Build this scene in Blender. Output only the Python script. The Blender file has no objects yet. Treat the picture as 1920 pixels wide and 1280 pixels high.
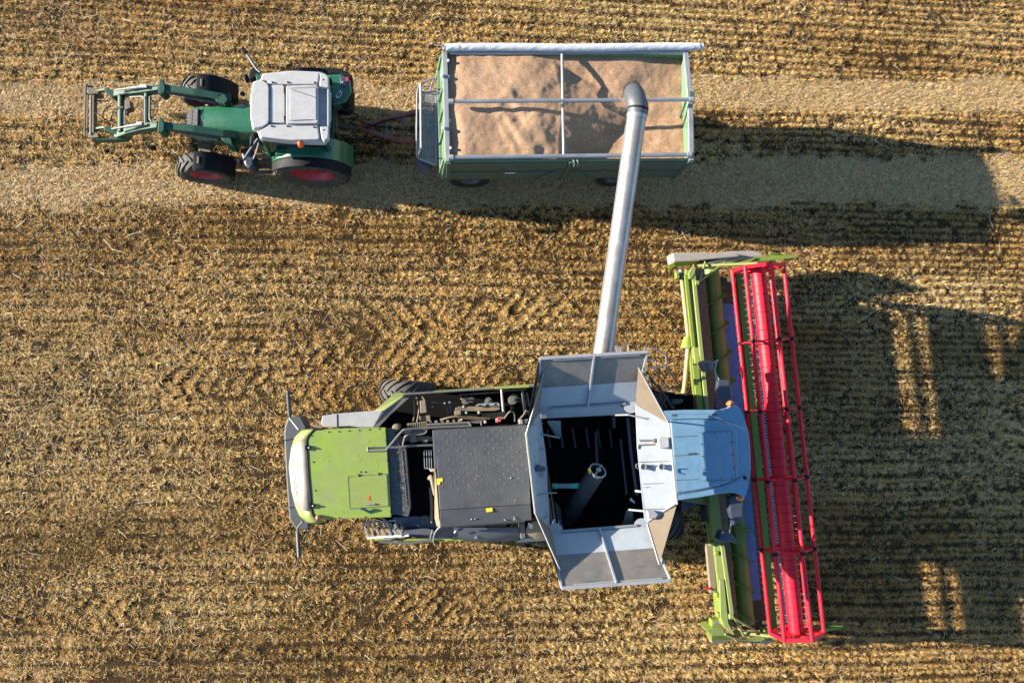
import bpy, bmesh, math, random
import numpy as np
from mathutils import Vector, Matrix, noise

random.seed(7)
rng = np.random.default_rng(11)
S_ = bpy.context.scene
COL = S_.collection
rad = math.radians

# ------------------------------------------------------------------ camera
FPX = 1493.0            # focal length in photo pixels (1920 wide)
CAM_H = 21.1            # drone height above the field, metres
NADIR = (830.0, 760.0)  # photo pixel straight below the drone
ROLL = -0.008
_n = np.array([NADIR[0]-960, 640-NADIR[1], -FPX]); _n /= np.linalg.norm(_n)
_zc = -_n
_xc = np.array([math.cos(ROLL), math.sin(ROLL), 0]); _xc -= _zc*(_xc@_zc); _xc /= np.linalg.norm(_xc)
_yc = np.cross(_zc, _xc)
CM = np.array([_xc, _yc, _zc])
cd = bpy.data.cameras.new('camera'); cam = bpy.data.objects.new('camera', cd); COL.objects.link(cam)
cam.matrix_world = Matrix.Translation((0, 0, CAM_H)) @ Matrix([list(r) for r in CM]).to_4x4()
cd.sensor_width = 36; cd.lens = FPX/1920*36; cd.clip_end = 2000
S_.camera = cam

# ------------------------------------------------------------------ light
SUN_AZ, SUN_EL = rad(-7.2), rad(17.0)     # direction the light travels, height of the sun
w = bpy.data.worlds.new('World'); S_.world = w; w.use_nodes = True
nt = w.node_tree; bg = nt.nodes['Background']
sky = nt.nodes.new('ShaderNodeTexSky'); sky.sky_type = 'NISHITA'; sky.sun_disc = False
sky.sun_elevation = SUN_EL; sky.ozone_density = 2.5; sky.dust_density = 0.1; sky.air_density = 1.0
_d = Vector((math.cos(SUN_AZ)*math.cos(SUN_EL), math.sin(SUN_AZ)*math.cos(SUN_EL), -math.sin(SUN_EL)))
sky.sun_rotation = math.atan2(-_d.x, -_d.y)
hs = nt.nodes.new('ShaderNodeHueSaturation'); hs.inputs['Saturation'].default_value = 1.02
nt.links.new(sky.outputs[0], hs.inputs['Color']); nt.links.new(hs.outputs[0], bg.inputs[0]); bg.inputs[1].default_value = 0.08
ld = bpy.data.lights.new('sun', 'SUN'); ld.energy = 5.0; ld.angle = rad(0.5); ld.color = (1.0, 0.90, 0.75)
lo = bpy.data.objects.new('sun', ld); COL.objects.link(lo); lo.location = (-30, 4, 30)
lo.rotation_euler = _d.to_track_quat('-Z', 'Y').to_euler()
vs = S_.view_settings; vs.view_transform = 'Standard'; vs.look = 'None'; vs.gamma = 1; vs.exposure = 2.05

# ------------------------------------------------------------------ photo pixel -> point at a known height
def Wnp(px, py, z):
    r = CM @ np.array([px-960, 640-py, -FPX]); t = (z-CAM_H)/r[2]
    return np.array([0, 0, CAM_H])+t*r
def W(px, py, z): return Vector(Wnp(px, py, z))
def frame(ox, oy, s): return lambda x, y, z: W(ox+x/s, oy+y/s, z)
Z1 = frame(140, 80, 4.2676); Z2 = frame(420, 80, 4.2675); Z3 = frame(760, 60, 4.2656); Z4 = frame(1060, 60, 4.2656)
Z5 = frame(1080, 300, 3.2)
C1 = frame(500, 690, 3.459); C2 = frame(680, 690, 5.647); C3 = frame(680, 860, 5.0526)
C4 = frame(970, 640, 4.922); C5 = frame(970, 860, 4.922); C6 = frame(1170, 640, 4.0)
H1 = frame(1230, 450, 4.74); H2 = frame(1270, 680, 4.74); H3 = frame(1290, 930, 4.413)
T4 = frame(460, 100, 8.727); R1 = frame(1160, 640, 9.143); HA = frame(1240, 460, 12.0); HB = frame(1290, 1130, 9.6)
K4 = frame(440, 240, 8.0)

# ------------------------------------------------------------------ materials
def mat(name, col, rough=.5, metal=0.0, dust=0.0, dustcol=(.36, .27, .16), var=.12, bump=0.0, scale=6.0, spec=.5, coat=0.0, streak=None):
    m = bpy.data.materials.new(name); m.use_nodes = True
    t = m.node_tree; N = t.nodes; L = t.links; b = N['Principled BSDF']
    tc = N.new('ShaderNodeTexCoord')
    mp = N.new('ShaderNodeMapping'); L.new(tc.outputs['Object'], mp.inputs[0])
    if streak: mp.inputs['Scale'].default_value = streak
    n1 = N.new('ShaderNodeTexNoise'); n1.inputs['Scale'].default_value = scale; n1.inputs['Detail'].default_value = 6
    n1.inputs['Roughness'].default_value = .65; L.new(mp.outputs[0], n1.inputs[0])
    hv = N.new('ShaderNodeHueSaturation'); hv.inputs['Color'].default_value = (*col, 1)
    mr = N.new('ShaderNodeMapRange'); mr.inputs[1].default_value = .25; mr.inputs[2].default_value = .75
    mr.inputs[3].default_value = 1-var; mr.inputs[4].default_value = 1+var
    L.new(n1.outputs[0], mr.inputs[0]); L.new(mr.outputs[0], hv.inputs['Value'])
    out = hv.outputs[0]
    if dust > 0:
        n2 = N.new('ShaderNodeTexNoise'); n2.inputs['Scale'].default_value = scale*.37; n2.inputs['Detail'].default_value = 8
        n2.inputs['Roughness'].default_value = .72
        L.new(tc.outputs['Object'], n2.inputs[0])
        r2 = N.new('ShaderNodeMapRange'); r2.inputs[1].default_value = .32; r2.inputs[2].default_value = .72
        r2.inputs[3].default_value = dust*.25; r2.inputs[4].default_value = dust; L.new(n2.outputs[0], r2.inputs[0])
        ge = N.new('ShaderNodeNewGeometry'); sp = N.new('ShaderNodeSeparateXYZ'); L.new(ge.outputs['Normal'], sp.inputs[0])
        rz = N.new('ShaderNodeMapRange'); rz.inputs[1].default_value = -.2; rz.inputs[2].default_value = .9
        rz.inputs[3].default_value = .35; rz.inputs[4].default_value = 1.0; L.new(sp.outputs['Z'], rz.inputs[0])
        mu = N.new('ShaderNodeMath'); mu.operation = 'MULTIPLY'; L.new(r2.outputs[0], mu.inputs[0]); L.new(rz.outputs[0], mu.inputs[1])
        mx = N.new('ShaderNodeMixRGB'); L.new(mu.outputs[0], mx.inputs[0]); L.new(out, mx.inputs[1]); mx.inputs[2].default_value = (*dustcol, 1)
        out = mx.outputs[0]
    L.new(out, b.inputs['Base Color'])
    rr = N.new('ShaderNodeMapRange'); rr.inputs[3].default_value = max(.05, rough-.1); rr.inputs[4].default_value = min(1, rough+.18)
    L.new(n1.outputs[0], rr.inputs[0]); L.new(rr.outputs[0], b.inputs['Roughness'])
    b.inputs['Metallic'].default_value = metal; b.inputs['Specular IOR Level'].default_value = spec
    b.inputs['Coat Weight'].default_value = coat; b.inputs['Coat Roughness'].default_value = .15
    if bump:
        bp = N.new('ShaderNodeBump'); bp.inputs['Strength'].default_value = bump; bp.inputs['Distance'].default_value = .02
        n3 = N.new('ShaderNodeTexNoise'); n3.inputs['Scale'].default_value = scale*4; n3.inputs['Detail'].default_value = 4
        L.new(mp.outputs[0], n3.inputs[0]); L.new(n3.outputs[0], bp.inputs['Height']); L.new(bp.outputs[0], b.inputs['Normal'])
    return m

M = dict(
    tgreen=mat('tractor green paint', (.006, .085, .042), .3, dust=.10, dustcol=(.16, .2, .13), coat=.3),
    tgreen_worn=mat('loader green paint', (.005, .046, .029), .5, dust=.14, dustcol=(.07, .095, .065), spec=.35),
    roofwhite=mat('dusty white roof', (.345, .345, .35), .55, dust=.5, dustcol=(.26, .235, .20), scale=6, bump=.05),
    black=mat('black plastic', (.005, .006, .009), .6, dust=.02, dustcol=(.05, .045, .04), spec=.18),
    blackdirt=mat('dusty black iron', (.02, .019, .018), .6, dust=.55, scale=9),
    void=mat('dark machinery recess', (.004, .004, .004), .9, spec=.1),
    rubber=mat('rubber', (.018, .018, .019), .75, dust=.35, dustcol=(.13, .11, .085), scale=10, bump=.15),
    rubberdk=mat('clean rubber', (.010, .010, .012), .38, dust=.08, dustcol=(.06, .06, .06), scale=8),
    red=mat('red rim paint', (.28, .004, .022), .4, dust=.10, dustcol=(.2, .08, .06)),
    glass=mat('dark cab glass', (.01, .013, .015), .06, spec=.8, var=0),
    orange=mat('orange beacon lens', (.85, .10, .01), .25),
    amber=mat('dusty amber beacon lens', (.30, .075, .025), .35, dust=.3),
    steel=mat('grey painted steel', (.095, .095, .10), .45, metal=.2, dust=.35, dustcol=(.15, .125, .09)),
    pale=mat('pale grey steel', (.24, .245, .26), .4, metal=.1, dust=.3, dustcol=(.20, .17, .12)),
    galv=mat('galvanised steel', (.27, .29, .33), .42, metal=.6, dust=.25, scale=3, dustcol=(.2, .17, .12)),
    pipe=mat('brushed auger tube', (.36, .38, .40), .38, metal=.7, dust=.75, dustcol=(.22, .16, .10), scale=3.2, bump=.02),
    trgreen=mat('trailer green paint', (.075, .155, .085), .5, dust=.55, dustcol=(.15, .15, .11), scale=8),
    trdark=mat('trailer green with painted shade', (.028, .07, .05), .55, dust=.5, dustcol=(.10, .09, .075), scale=7),  # trailer green again, darkened in the colour for its shaded side
    tarp=mat('white rolled tarpaulin', (.42, .43, .45), .6, var=.06, bump=.25, scale=9),
    mesh=mat('blue grey walkway mesh', (.20, .25, .28), .5, metal=.4, dust=.2),
    redframe=mat('dark red drawbar paint', (.16, .016, .022), .5, dust=.25),
    lime=mat('lime green body paint', (.185, .28, .006), .42, dust=.9, dustcol=(.17, .195, .08), scale=4.2, coat=.1),
    limepale=mat('dusty lime paint', (.155, .205, .038), .5, dust=.55, dustcol=(.19, .18, .10), scale=6),
    limedirt=mat('dirty header green paint', (.115, .165, .022), .55, dust=.6, dustcol=(.15, .13, .07), scale=4),
    white=mat('off white body paint', (.25, .245, .23), .5, dust=.7, dustcol=(.22, .17, .125), scale=6),
    deck=mat('dark grey deck sheet', (.028, .032, .039), .5, dust=.65, dustcol=(.085, .08, .075), scale=5, bump=.03),
    greyside=mat('light grey side panel', (.29, .295, .305), .45, dust=.3, dustcol=(.24, .21, .17)),
    slate=mat('slate grey plastic', (.045, .052, .066), .5, dust=.25, dustcol=(.10, .098, .095)),
    navy=mat('dark blue black panel', (.012, .022, .05), .4, dust=.1),
    tank=mat('pale grain tank paint', (.29, .33, .37), .45, dust=.55, dustcol=(.21, .20, .185), scale=5),
    tankworn=mat('worn bare steel tank wall', (.060, .066, .080), .42, metal=.25, dust=1.0, dustcol=(.21, .175, .135), scale=6, streak=(.4, 5, 5), bump=.05, var=.55),
    canvas=mat('tan dusty canvas gusset', (.19, .155, .115), .85, dust=.7, dustcol=(.14, .10, .062), scale=6, bump=.1, spec=.2),
    cabroof=mat('cab roof with painted sky shade', (.085, .185, .285), .42, dust=.4, dustcol=(.16, .235, .29), scale=6, bump=.03, var=.18),  # blue of the sky-lit shade is put into the roof colour
    tan=mat('tan driveshaft guard', (.30, .21, .085), .5, dust=.3),
    dirt=mat('dust coated iron', (.13, .105, .07), .8, dust=.5, dustcol=(.22, .17, .11), scale=12, bump=.2),
    brownbeam=mat('dusty brown beam', (.075, .07, .04), .85, dust=.5, dustcol=(.13, .11, .065), scale=8, spec=.15),
    augergreen=mat('worn green auger paint', (.06, .18, .02), .45, dust=.45, dustcol=(.19, .16, .02), scale=4, streak=(1, .4, 1)),
    trough=mat('steel trough with painted sky reflection', (.085, .27, .56), .42, metal=.08, dust=.8, dustcol=(.07, .10, .22), scale=5),  # blue base colour stands in for sky reflected in the steel
    reelred=mat('bright red reel paint', (.50, .004, .018), .45, dust=.12, dustcol=(.30, .04, .04), scale=3, spec=.3),
    tine=mat('tine wire', (.22, .22, .2), .4, metal=.3),
    knife=mat('steel knife guards', (.20, .23, .32), .35, metal=.5, dust=.15, dustcol=(.2, .2, .2)),
    yellow=mat('yellow warning sticker', (.75, .48, .02), .5),
    stickwhite=mat('white sticker', (.5, .5, .48), .5),
    stickblack=mat('black print', (.01, .01, .01), .5),
    fadedred=mat('faded red lettering', (.36, .25, .20), .6),
    teal=mat('teal clamp band', (.05, .42, .27), .45),
    pink=mat('pinkish red cap', (.55, .07, .10), .6),
    silver=mat('bright zinc', (.28, .29, .31), .35, metal=.6, dust=.25, dustcol=(.2, .17, .12)),
    limehatch=mat('dusty lime hatch', (.165, .22, .025), .5, dust=.6, dustcol=(.18, .195, .085), scale=3),
    limehdr=mat('header lime paint', (.12, .185, .010), .48, dust=.55, dustcol=(.16, .155, .06), scale=5),
    bright=mat('galvanised bracing', (.22, .23, .25), .45, metal=.2, dust=.2, dustcol=(.18, .16, .12)),
)

# ------------------------------------------------------------------ mesh builder
class MB:
    def __init__(s): s.v = []; s.f = []; s.mi = []; s.sm = []; s.m = 0; s.pc = []
    def add(s, vs, fs, smooth=False):
        s.pc.append((len(s.v), len(s.f)))
        o = len(s.v); s.v += [Vector(p) for p in vs]
        for f in fs: s.f.append([o+i for i in f]); s.mi.append(s.m); s.sm.append(smooth)
    def loft(s, rings, smooth=False, cap=True, close=True):
        n = len(rings[0]); vs = [p for r in rings for p in r]; fs = []
        for k in range(len(rings)-1):
            for i in range(n if close else n-1):
                j = (i+1) % n; fs.append([k*n+i, k*n+j, (k+1)*n+j, (k+1)*n+i])
        if cap and close: fs.append(list(range(n))[::-1]); fs.append([(len(rings)-1)*n+i for i in range(n)])
        s.add(vs, fs, smooth); return s
    def prism(s, fr, poly, zt, zb, inset=0.0):
        if not isinstance(zt, (list, tuple)): zt = [zt]*len(poly)
        top = [fr(x, y, z) for (x, y), z in zip(poly, zt)]
        c = sum(top, Vector())/len(top)
        if not isinstance(zb, (list, tuple)): zb = [zb]*len(poly)
        bot = []
        for p, z in zip(top, zb):
            d = (c-p); d.z = 0
            q = p+d.normalized()*inset if inset else p
            bot.append(Vector((q.x, q.y, z)))
        return s.loft([bot, top])
    def plate(s, pts, t):
        pts = [Vector(p) for p in pts]; n = Vector()
        for i in range(len(pts)): n += pts[i].cross(pts[(i+1) % len(pts)])
        n.normalize()
        if n.z < 0: n = -n
        return s.loft([[p-n*t for p in pts], pts])
    def bar(s, a, b, wd, h, up=Vector((0, 0, 1))):
        a = Vector(a); b = Vector(b); d = (b-a).normalized()
        side = d.cross(up)
        if side.length < 1e-4: side = d.cross(Vector((1, 0, 0)))
        side.normalize(); u = side.cross(d)
        r = lambda p: [p+side*wd/2+u*h/2, p-side*wd/2+u*h/2, p-side*wd/2-u*h/2, p+side*wd/2-u*h/2]
        return s.loft([r(a), r(b)])
    def tube(s, pts, r, n=10, cap=True):
        pts = [Vector(p) for p in pts]; rs = r if isinstance(r, (list, tuple)) else [r]*len(pts)
        rings = []; prev = None
        for i, p in enumerate(pts):
            d = (pts[min(i+1, len(pts)-1)]-pts[max(i-1, 0)]).normalized()
            if prev is None:
                u = d.orthogonal().normalized()
            else:
                u = (prev-d*prev.dot(d)).normalized()
            prev = u; v = d.cross(u)
            rings.append([p+(u*math.cos(2*math.pi*k/n)+v*math.sin(2*math.pi*k/n))*rs[i] for k in range(n)])
        return s.loft(rings, True, cap)
    def lathe(s, c, ax, prof, n=40, cap=False):
        ax = Vector(ax).normalized(); u = ax.orthogonal().normalized(); v = ax.cross(u); c = Vector(c)
        rings = [[c+ax*wv+(u*math.cos(2*math.pi*k/n)+v*math.sin(2*math.pi*k/n))*r for k in range(n)] for wv, r in prof]
        return s.loft(rings, True, cap)
    def ball(s, c, r, n=14, sz=1.0):
        return s.lathe(c, (0, 0, 1), [(-r*sz*math.cos(math.pi*k/n), max(.001, r*math.sin(math.pi*k/n))) for k in range(n+1)], n*2)
    def build(s, name, mats, parent=None, bevel=0.0, label=None, seg=2, split=0):
        if split:
            first = None; n = len(s.pc)
            for k in range(0, n, split):
                q = MB(); v0, f0 = s.pc[k]; v1, f1 = s.pc[k+split] if k+split < n else (len(s.v), len(s.f))
                q.v = s.v[v0:v1]; q.f = [[i-v0 for i in f] for f in s.f[f0:f1]]; q.mi = s.mi[f0:f1]; q.sm = s.sm[f0:f1]
                o = q.build(name, mats, parent, bevel, label, seg); first = first or o
            return first
        me = bpy.data.meshes.new(name)
        off = Vector()
        p = parent
        while p is not None: off += p.location; p = p.parent
        me.from_pydata([v-off for v in s.v], [], s.f); me.update()
        bm = bmesh.new(); bm.from_mesh(me); bmesh.ops.recalc_face_normals(bm, faces=bm.faces); bm.to_mesh(me); bm.free()
        if not isinstance(mats, (list, tuple)): mats = [mats]
        for m in mats: me.materials.append(m)
        me.polygons.foreach_set('material_index', s.mi); me.polygons.foreach_set('use_smooth', s.sm)
        if any(s.sm): me.set_sharp_from_angle(angle=rad(42))
        o = bpy.data.objects.new(name, me); COL.objects.link(o)
        if parent: o.parent = parent
        if label: o['label'] = label
        if bevel:
            b = o.modifiers.new('bevel', 'BEVEL'); b.width = bevel; b.segments = seg; b.limit_method = 'ANGLE'; b.angle_limit = rad(32)
        return o

def arc(pts, n=8):
    """smooth curve through points (Catmull-Rom)"""
    pts = [Vector(p) for p in pts]; P_ = [pts[0]]+pts+[pts[-1]]; out = []
    for i in range(1, len(P_)-2):
        a, b, c, d = P_[i-1:i+3]
        for k in range(n):
            t = k/n
            out.append(.5*((2*b)+(c-a)*t+(2*a-5*b+4*c-d)*t*t+(3*b-a-3*c+d)*t**3))
    out.append(pts[-1]); return out

def thing(name, label, cat, loc, group=None):
    o = bpy.data.objects.new(name, None); COL.objects.link(o); o.location = loc; o.empty_display_size = .3
    o['label'] = label; o['category'] = cat
    if group: o['group'] = group
    return o
def tag(o, label, cat): o['label'] = label; o['category'] = cat

def tyre_mb(c, ax, R, wd, rim, n, lug=.045):
    m = MB(); h = wd/2; ax = Vector(ax).normalized()
    prof = [(-h*.72, rim), (-h*.97, rim+(R-rim)*.35), (-h, rim+(R-rim)*.62), (-h*.9, R-.06-.02), (-h*.55, R-.012-lug*.7),
            (0, R-lug*.7), (h*.55, R-.012-lug*.7), (h*.9, R-.08), (h, rim+(R-rim)*.62), (h*.97, rim+(R-rim)*.35), (h*.72, rim)]
    m.lathe(c, ax, prof, 56)
    u = ax.orthogonal().normalized(); v = ax.cross(u)
    def pt(t, wv, r): return Vector(c)+ax*wv+(u*math.cos(t)+v*math.sin(t))*r
    for k in range(n):
        for sd in (-1, 1):
            t0 = 2*math.pi*(k+(.5 if sd > 0 else 0))/n; rings = []
            for q in range(6):
                f = q/5; wv = sd*(h*(-.05+1.03*f)); t = t0+f*f*.15*wd/R*2+f*.55*wd/R*.6
                ro = R-.0*f-(.03 if q == 5 else 0)-.012*f*f; ri = ro-lug-.045*f
                th = .032/R*(1+.15*f)
                rings.append([pt(t-th*1.2, wv, ri), pt(t-th, wv, ro), pt(t+th, wv, ro), pt(t+th*1.2, wv, ri)])
            m.loft(rings)
    return m
def wheel(parent, c, ax, R, wd, rim, rimmat, n=20, lugs=True, rubber='rubber', yaw=0):
    c = Vector(c); ax = Matrix.Rotation(yaw, 3, 'Z') @ Vector(ax)
    d = MB(); h = wd/2
    d.lathe(c, ax, [(h*.62, rim+.02), (h*.72, rim+.01), (h*.62, rim-.03), (h*.2, rim*.78), (h*.12, rim*.45), (h*.35, rim*.38), (h*.4, rim*.2), (h*.4, .001)], 40)
    d.lathe(c, ax, [(-h*.7, rim+.02), (-h*.6, rim-.03), (-h*.2, rim*.6), (-h*.2, .001)], 40)
    for k in range(8):
        t = 2*math.pi*k/8; u = ax.orthogonal().normalized(); v = ax.cross(u)
        p = c+(u*math.cos(t)+v*math.sin(t))*rim*.28+ax*h*.36
        d.lathe(p, ax, [(0, .02), (.03, .02), (.03, .001)], 8)
    wo = d.build('wheel', M[rimmat], parent)
    if lugs: tm = tyre_mb(c, ax, R, wd, rim, n)
    else:
        tm = MB(); tm.lathe(c, ax, [(-h*.7, rim), (-h, rim+(R-rim)*.5), (-h*.85, R-.03), (-h*.5, R), (-h*.2, R), (-h*.2, R-.015), (-h*.12, R-.015), (-h*.12, R), (h*.12, R), (h*.12, R-.015), (h*.2, R-.015), (h*.2, R), (h*.5, R), (h*.85, R-.03), (h, rim+(R-rim)*.5), (h*.7, rim)], 56)
    tm.build('tyre', M[rubber], wo)
    return wo

# ================================================================== SETTING: field and stubble
def vnoise(x, y, sc, seed):
    r = np.random.default_rng(seed); g = r.random((128, 128))
    X = x*sc; Y = y*sc; xi = np.floor(X).astype(int); yi = np.floor(Y).astype(int); fx = X-xi; fy = Y-yi
    fx = fx*fx*(3-2*fx); fy = fy*fy*(3-2*fy)
    a = g[xi % 128, yi % 128]; b = g[(xi+1) % 128, yi % 128]; c = g[xi % 128, (yi+1) % 128]; d = g[(xi+1) % 128, (yi+1) % 128]
    return (a*(1-fx)+b*fx)*(1-fy)+(c*(1-fx)+d*fx)*fy
def line_y(p0, p1):
    a = Wnp(*p0, 0); b = Wnp(*p1, 0); k = (b[1]-a[1])/(b[0]-a[0]); return lambda x: a[1]+k*(x-a[0])
B1t, B1b = line_y((0, 153), (1920, 142)), line_y((0, 222), (1920, 210))
B2t, B2b = line_y((0, 306), (1920, 288)), line_y((0, 390), (1920, 388))
def band(x, y):
    """1 inside the two wheel tracks of trampled straw, 0 outside"""
    wob = (vnoise(x, y, 1.7, 5)-.5)*.34+(vnoise(x, y, 6, 6)-.5)*.22
    f = lambda t, b: np.clip((t(x)-y+wob)/.12, 0, 1)*np.clip((y-b(x)+wob)/.12, 0, 1)
    return np.maximum(f(B1t, B1b), f(B2t, B2b))

def field_material():
    m = bpy.data.materials.new('stubble soil'); m.use_nodes = True; t = m.node_tree; N = t.nodes; L = t.links; b = N['Principled BSDF']
    tc = N.new('ShaderNodeTexCoord')
    mp = N.new('ShaderNodeMapping'); L.new(tc.outputs['Object'], mp.inputs[0]); mp.inputs['Scale'].default_value = (.35, 1, 1)
    n1 = N.new('ShaderNodeTexNoise'); n1.inputs['Scale'].default_value = 9; n1.inputs['Detail'].default_value = 9; n1.inputs['Roughness'].default_value = .75
    L.new(mp.outputs[0], n1.inputs[0])
    cr = N.new('ShaderNodeValToRGB'); e = cr.color_ramp.elements
    e[0].position = .3; e[0].color = (.011, .007, .003, 1); e[1].position = .8; e[1].color = (.11, .07, .028, 1)
    k = e.new(.52); k.color = (.034, .02, .008, 1)
    L.new(n1.outputs[0], cr.inputs[0])
    at = N.new('ShaderNodeAttribute'); at.attribute_name = 'track'
    mx = N.new('ShaderNodeMixRGB'); L.new(at.outputs['Fac'], mx.inputs[0]); L.new(cr.outputs[0], mx.inputs[1])
    c2 = N.new('ShaderNodeValToRGB'); e = c2.color_ramp.elements
    e[0].position = .3; e[0].color = (.11, .075, .035, 1); e[1].position = .7; e[1].color = (.30, .22, .115, 1)
    n2 = N.new('ShaderNodeTexNoise'); n2.inputs['Scale'].default_value = 22; n2.inputs['Detail'].default_value = 8; L.new(tc.outputs['Object'], n2.inputs[0])
    L.new(n2.outputs[0], c2.inputs[0]); L.new(c2.outputs[0], mx.inputs[2])
    # beyond the modelled stubble the sheet itself carries the rows and straw tone
    fa = N.new('ShaderNodeAttribute'); fa.attribute_name = 'far'
    wv = N.new('ShaderNodeTexWave'); wv.bands_direction = 'Y'; wv.inputs['Scale'].default_value = 1.65; wv.inputs['Distortion'].default_value = 2.2; wv.inputs['Detail'].default_value = 5; wv.inputs['Detail Scale'].default_value = 3
    L.new(tc.outputs['Object'], wv.inputs[0])
    wm = N.new('ShaderNodeMath'); wm.operation = 'MULTIPLY_ADD'; wm.inputs[1].default_value = .35; L.new(wv.outputs['Fac'], wm.inputs[0]); L.new(n1.outputs[0], wm.inputs[2])
    c3 = N.new('ShaderNodeValToRGB'); e3 = c3.color_ramp.elements
    e3[0].position = .45; e3[0].color = (.05, .03, .011, 1); e3[1].position = .95; e3[1].color = (.52, .35, .15, 1); L.new(wm.outputs[0], c3.inputs[0])
    tm = N.new('ShaderNodeMixRGB'); L.new(at.outputs['Fac'], tm.inputs[0]); L.new(c3.outputs[0], tm.inputs[1]); tm.inputs[2].default_value = (.50, .37, .20, 1)
    m2 = N.new('ShaderNodeMixRGB'); L.new(fa.outputs['Fac'], m2.inputs[0]); L.new(mx.outputs[0], m2.inputs[1]); L.new(tm.outputs[0], m2.inputs[2])
    L.new(m2.outputs[0], b.inputs['Base Color']); b.inputs['Roughness'].default_value = .9; b.inputs['Specular IOR Level'].default_value = .1
    bp = N.new('ShaderNodeBump'); bp.inputs['Strength'].default_value = .8; bp.inputs['Distance'].default_value = .04
    n3 = N.new('ShaderNodeTexNoise'); n3.inputs['Scale'].default_value = 26; n3.inputs['Detail'].default_value = 6; L.new(tc.outputs['Object'], n3.inputs[0])
    L.new(n3.outputs[0], bp.inputs['Height']); L.new(bp.outputs[0], b.inputs['Normal'])
    return m
# one sheet: a fine grid under the machines, stretched out to the horizon at the rim
X0, X1, Y0, Y1 = -12.8, 18.2, -8.8, 13.0
gx = np.concatenate([[-600, -80, -30], np.arange(X0, X1+.01, .12), [32, 80, 600]])
gy = np.concatenate([[-600, -80, -25], np.arange(Y0, Y1+.01, .12), [26, 80, 600]])
GX, GY = np.meshgrid(gx, gy, indexing='ij'); nxg, nyg = GX.shape
GZ = (vnoise(GX, GY, 1.1, 21)-.5)*.05+(vnoise(GX, GY, 4.0, 22)-.5)*.03
GZ *= (np.abs(GX) < 25)*(np.abs(GY) < 20); GZ -= .05*band(GX, GY)*(np.abs(GX) < 25)
me = bpy.data.meshes.new('field')
idx = np.arange(nxg*nyg).reshape(nxg, nyg)
quads = np.stack([idx[:-1, :-1], idx[1:, :-1], idx[1:, 1:], idx[:-1, 1:]], -1).reshape(-1, 4)
me.from_pydata(np.stack([GX, GY, GZ], -1).reshape(-1, 3).tolist(), [], quads.tolist()); me.update()
a_ = me.attributes.new('track', 'FLOAT', 'POINT'); a_.data.foreach_set('value', band(GX, GY).reshape(-1).astype(np.float32))
far_ = 1-np.clip((GX-X0)/.4+.2, 0, 1)*np.clip((X1-GX)/.4+.2, 0, 1)*np.clip((GY-Y0)/.4+.2, 0, 1)*np.clip((Y1-GY)/.4+.2, 0, 1)
a_ = me.attributes.new('far', 'FLOAT', 'POINT'); a_.data.foreach_set('value', far_.reshape(-1).astype(np.float32))
me.polygons.foreach_set('use_smooth', [True]*len(me.polygons))
me.materials.append(field_material())
field = bpy.data.objects.new('field', me); COL.objects.link(field); field['kind'] = 'structure'

def straw_material():
    m = bpy.data.materials.new('straw'); m.use_nodes = True; t = m.node_tree; b = t.nodes['Principled BSDF']
    at = t.nodes.new('ShaderNodeAttribute'); at.attribute_name = 'straw'
    t.links.new(at.outputs['Color'], b.inputs['Base Color']); b.inputs['Roughness'].default_value = .55; b.inputs['Specular IOR Level'].default_value = .3
    tr = t.nodes.new('ShaderNodeBsdfTranslucent'); t.links.new(at.outputs['Color'], tr.inputs[0])
    mx = t.nodes.new('ShaderNodeMixShader'); mx.inputs[0].default_value = .28
    t.links.new(b.outputs[0], mx.inputs[1]); t.links.new(tr.outputs[0], mx.inputs[2]); t.links.new(mx.outputs[0], t.nodes['Material Output'].inputs[0])
    return m
CHEV = [(540, 830, ((540, 645), (830, 615)), .80, .44, 1, 0), (700, 1030, ((700, 716), (1030, 700)), .40, .40, 1, 1), (530, 720, ((530, 742), (720, 735)), .40, .36, -1, 0), (30, 300, ((40, 1150), (260, 1146)), .42, .36, -1, 0),
        (560, 960, ((560, 1152), (960, 1130)), .46, .38, 1, 1), (540, 720, ((540, 1005), (720, 1000)), .38, .36, -1, 0), (830, 1060, ((830, 610), (1060, 565)), .5, .42, 1, 1), (300, 520, ((300, 720), (520, 730)), .42, .40, -1, 0)]
PAL = np.array([[.58, .395, .18], [.50, .285, .085], [.62, .46, .245], [.31, .155, .042], [.55, .31, .14], [.41, .34, .11], [.69, .56, .37], [.20, .095, .025], [.58, .33, .215]])

def blades_mesh(bx, by, bz, yaw, lean, ln, wd, col, curl):
    """quads: base pair, middle pair, tip pair -> two faces per stalk"""
    n = len(bx)
    dx, dy = np.cos(yaw), np.sin(yaw); px, py = -dy, dx
    hx, hz = np.sin(lean), np.cos(lean); l2 = np.clip(lean+curl, 0, 1.62); hx2, hz2 = np.sin(l2), np.cos(l2)
    v = np.zeros((n, 6, 3), np.float32)
    for i, (sx, f) in enumerate([(1, 0), (-1, 0), (-1, 1), (1, 1)]):
        v[:, i, 0] = bx+px*sx*wd/2+dx*hx*ln*.55*f; v[:, i, 1] = by+py*sx*wd/2+dy*hx*ln*.55*f; v[:, i, 2] = bz+hz*ln*.55*f
    for i, sx in ((4, -1), (5, 1)):
        v[:, i, 0] = bx+px*sx*wd*.3+dx*(hx*.55+hx2*.45)*ln; v[:, i, 1] = by+py*sx*wd*.3+dy*(hx*.55+hx2*.45)*ln
        v[:, i, 2] = np.maximum(bz+(hz*.55+hz2*.45)*ln, .006)
    b = (np.arange(n)*6)[:, None]
    fc = np.concatenate([b+np.array([0, 1, 2, 3]), b+np.array([3, 2, 4, 5])], 1).reshape(-1, 4)
    return v.reshape(-1, 3), fc, np.repeat(col, 2, axis=0)

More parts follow.
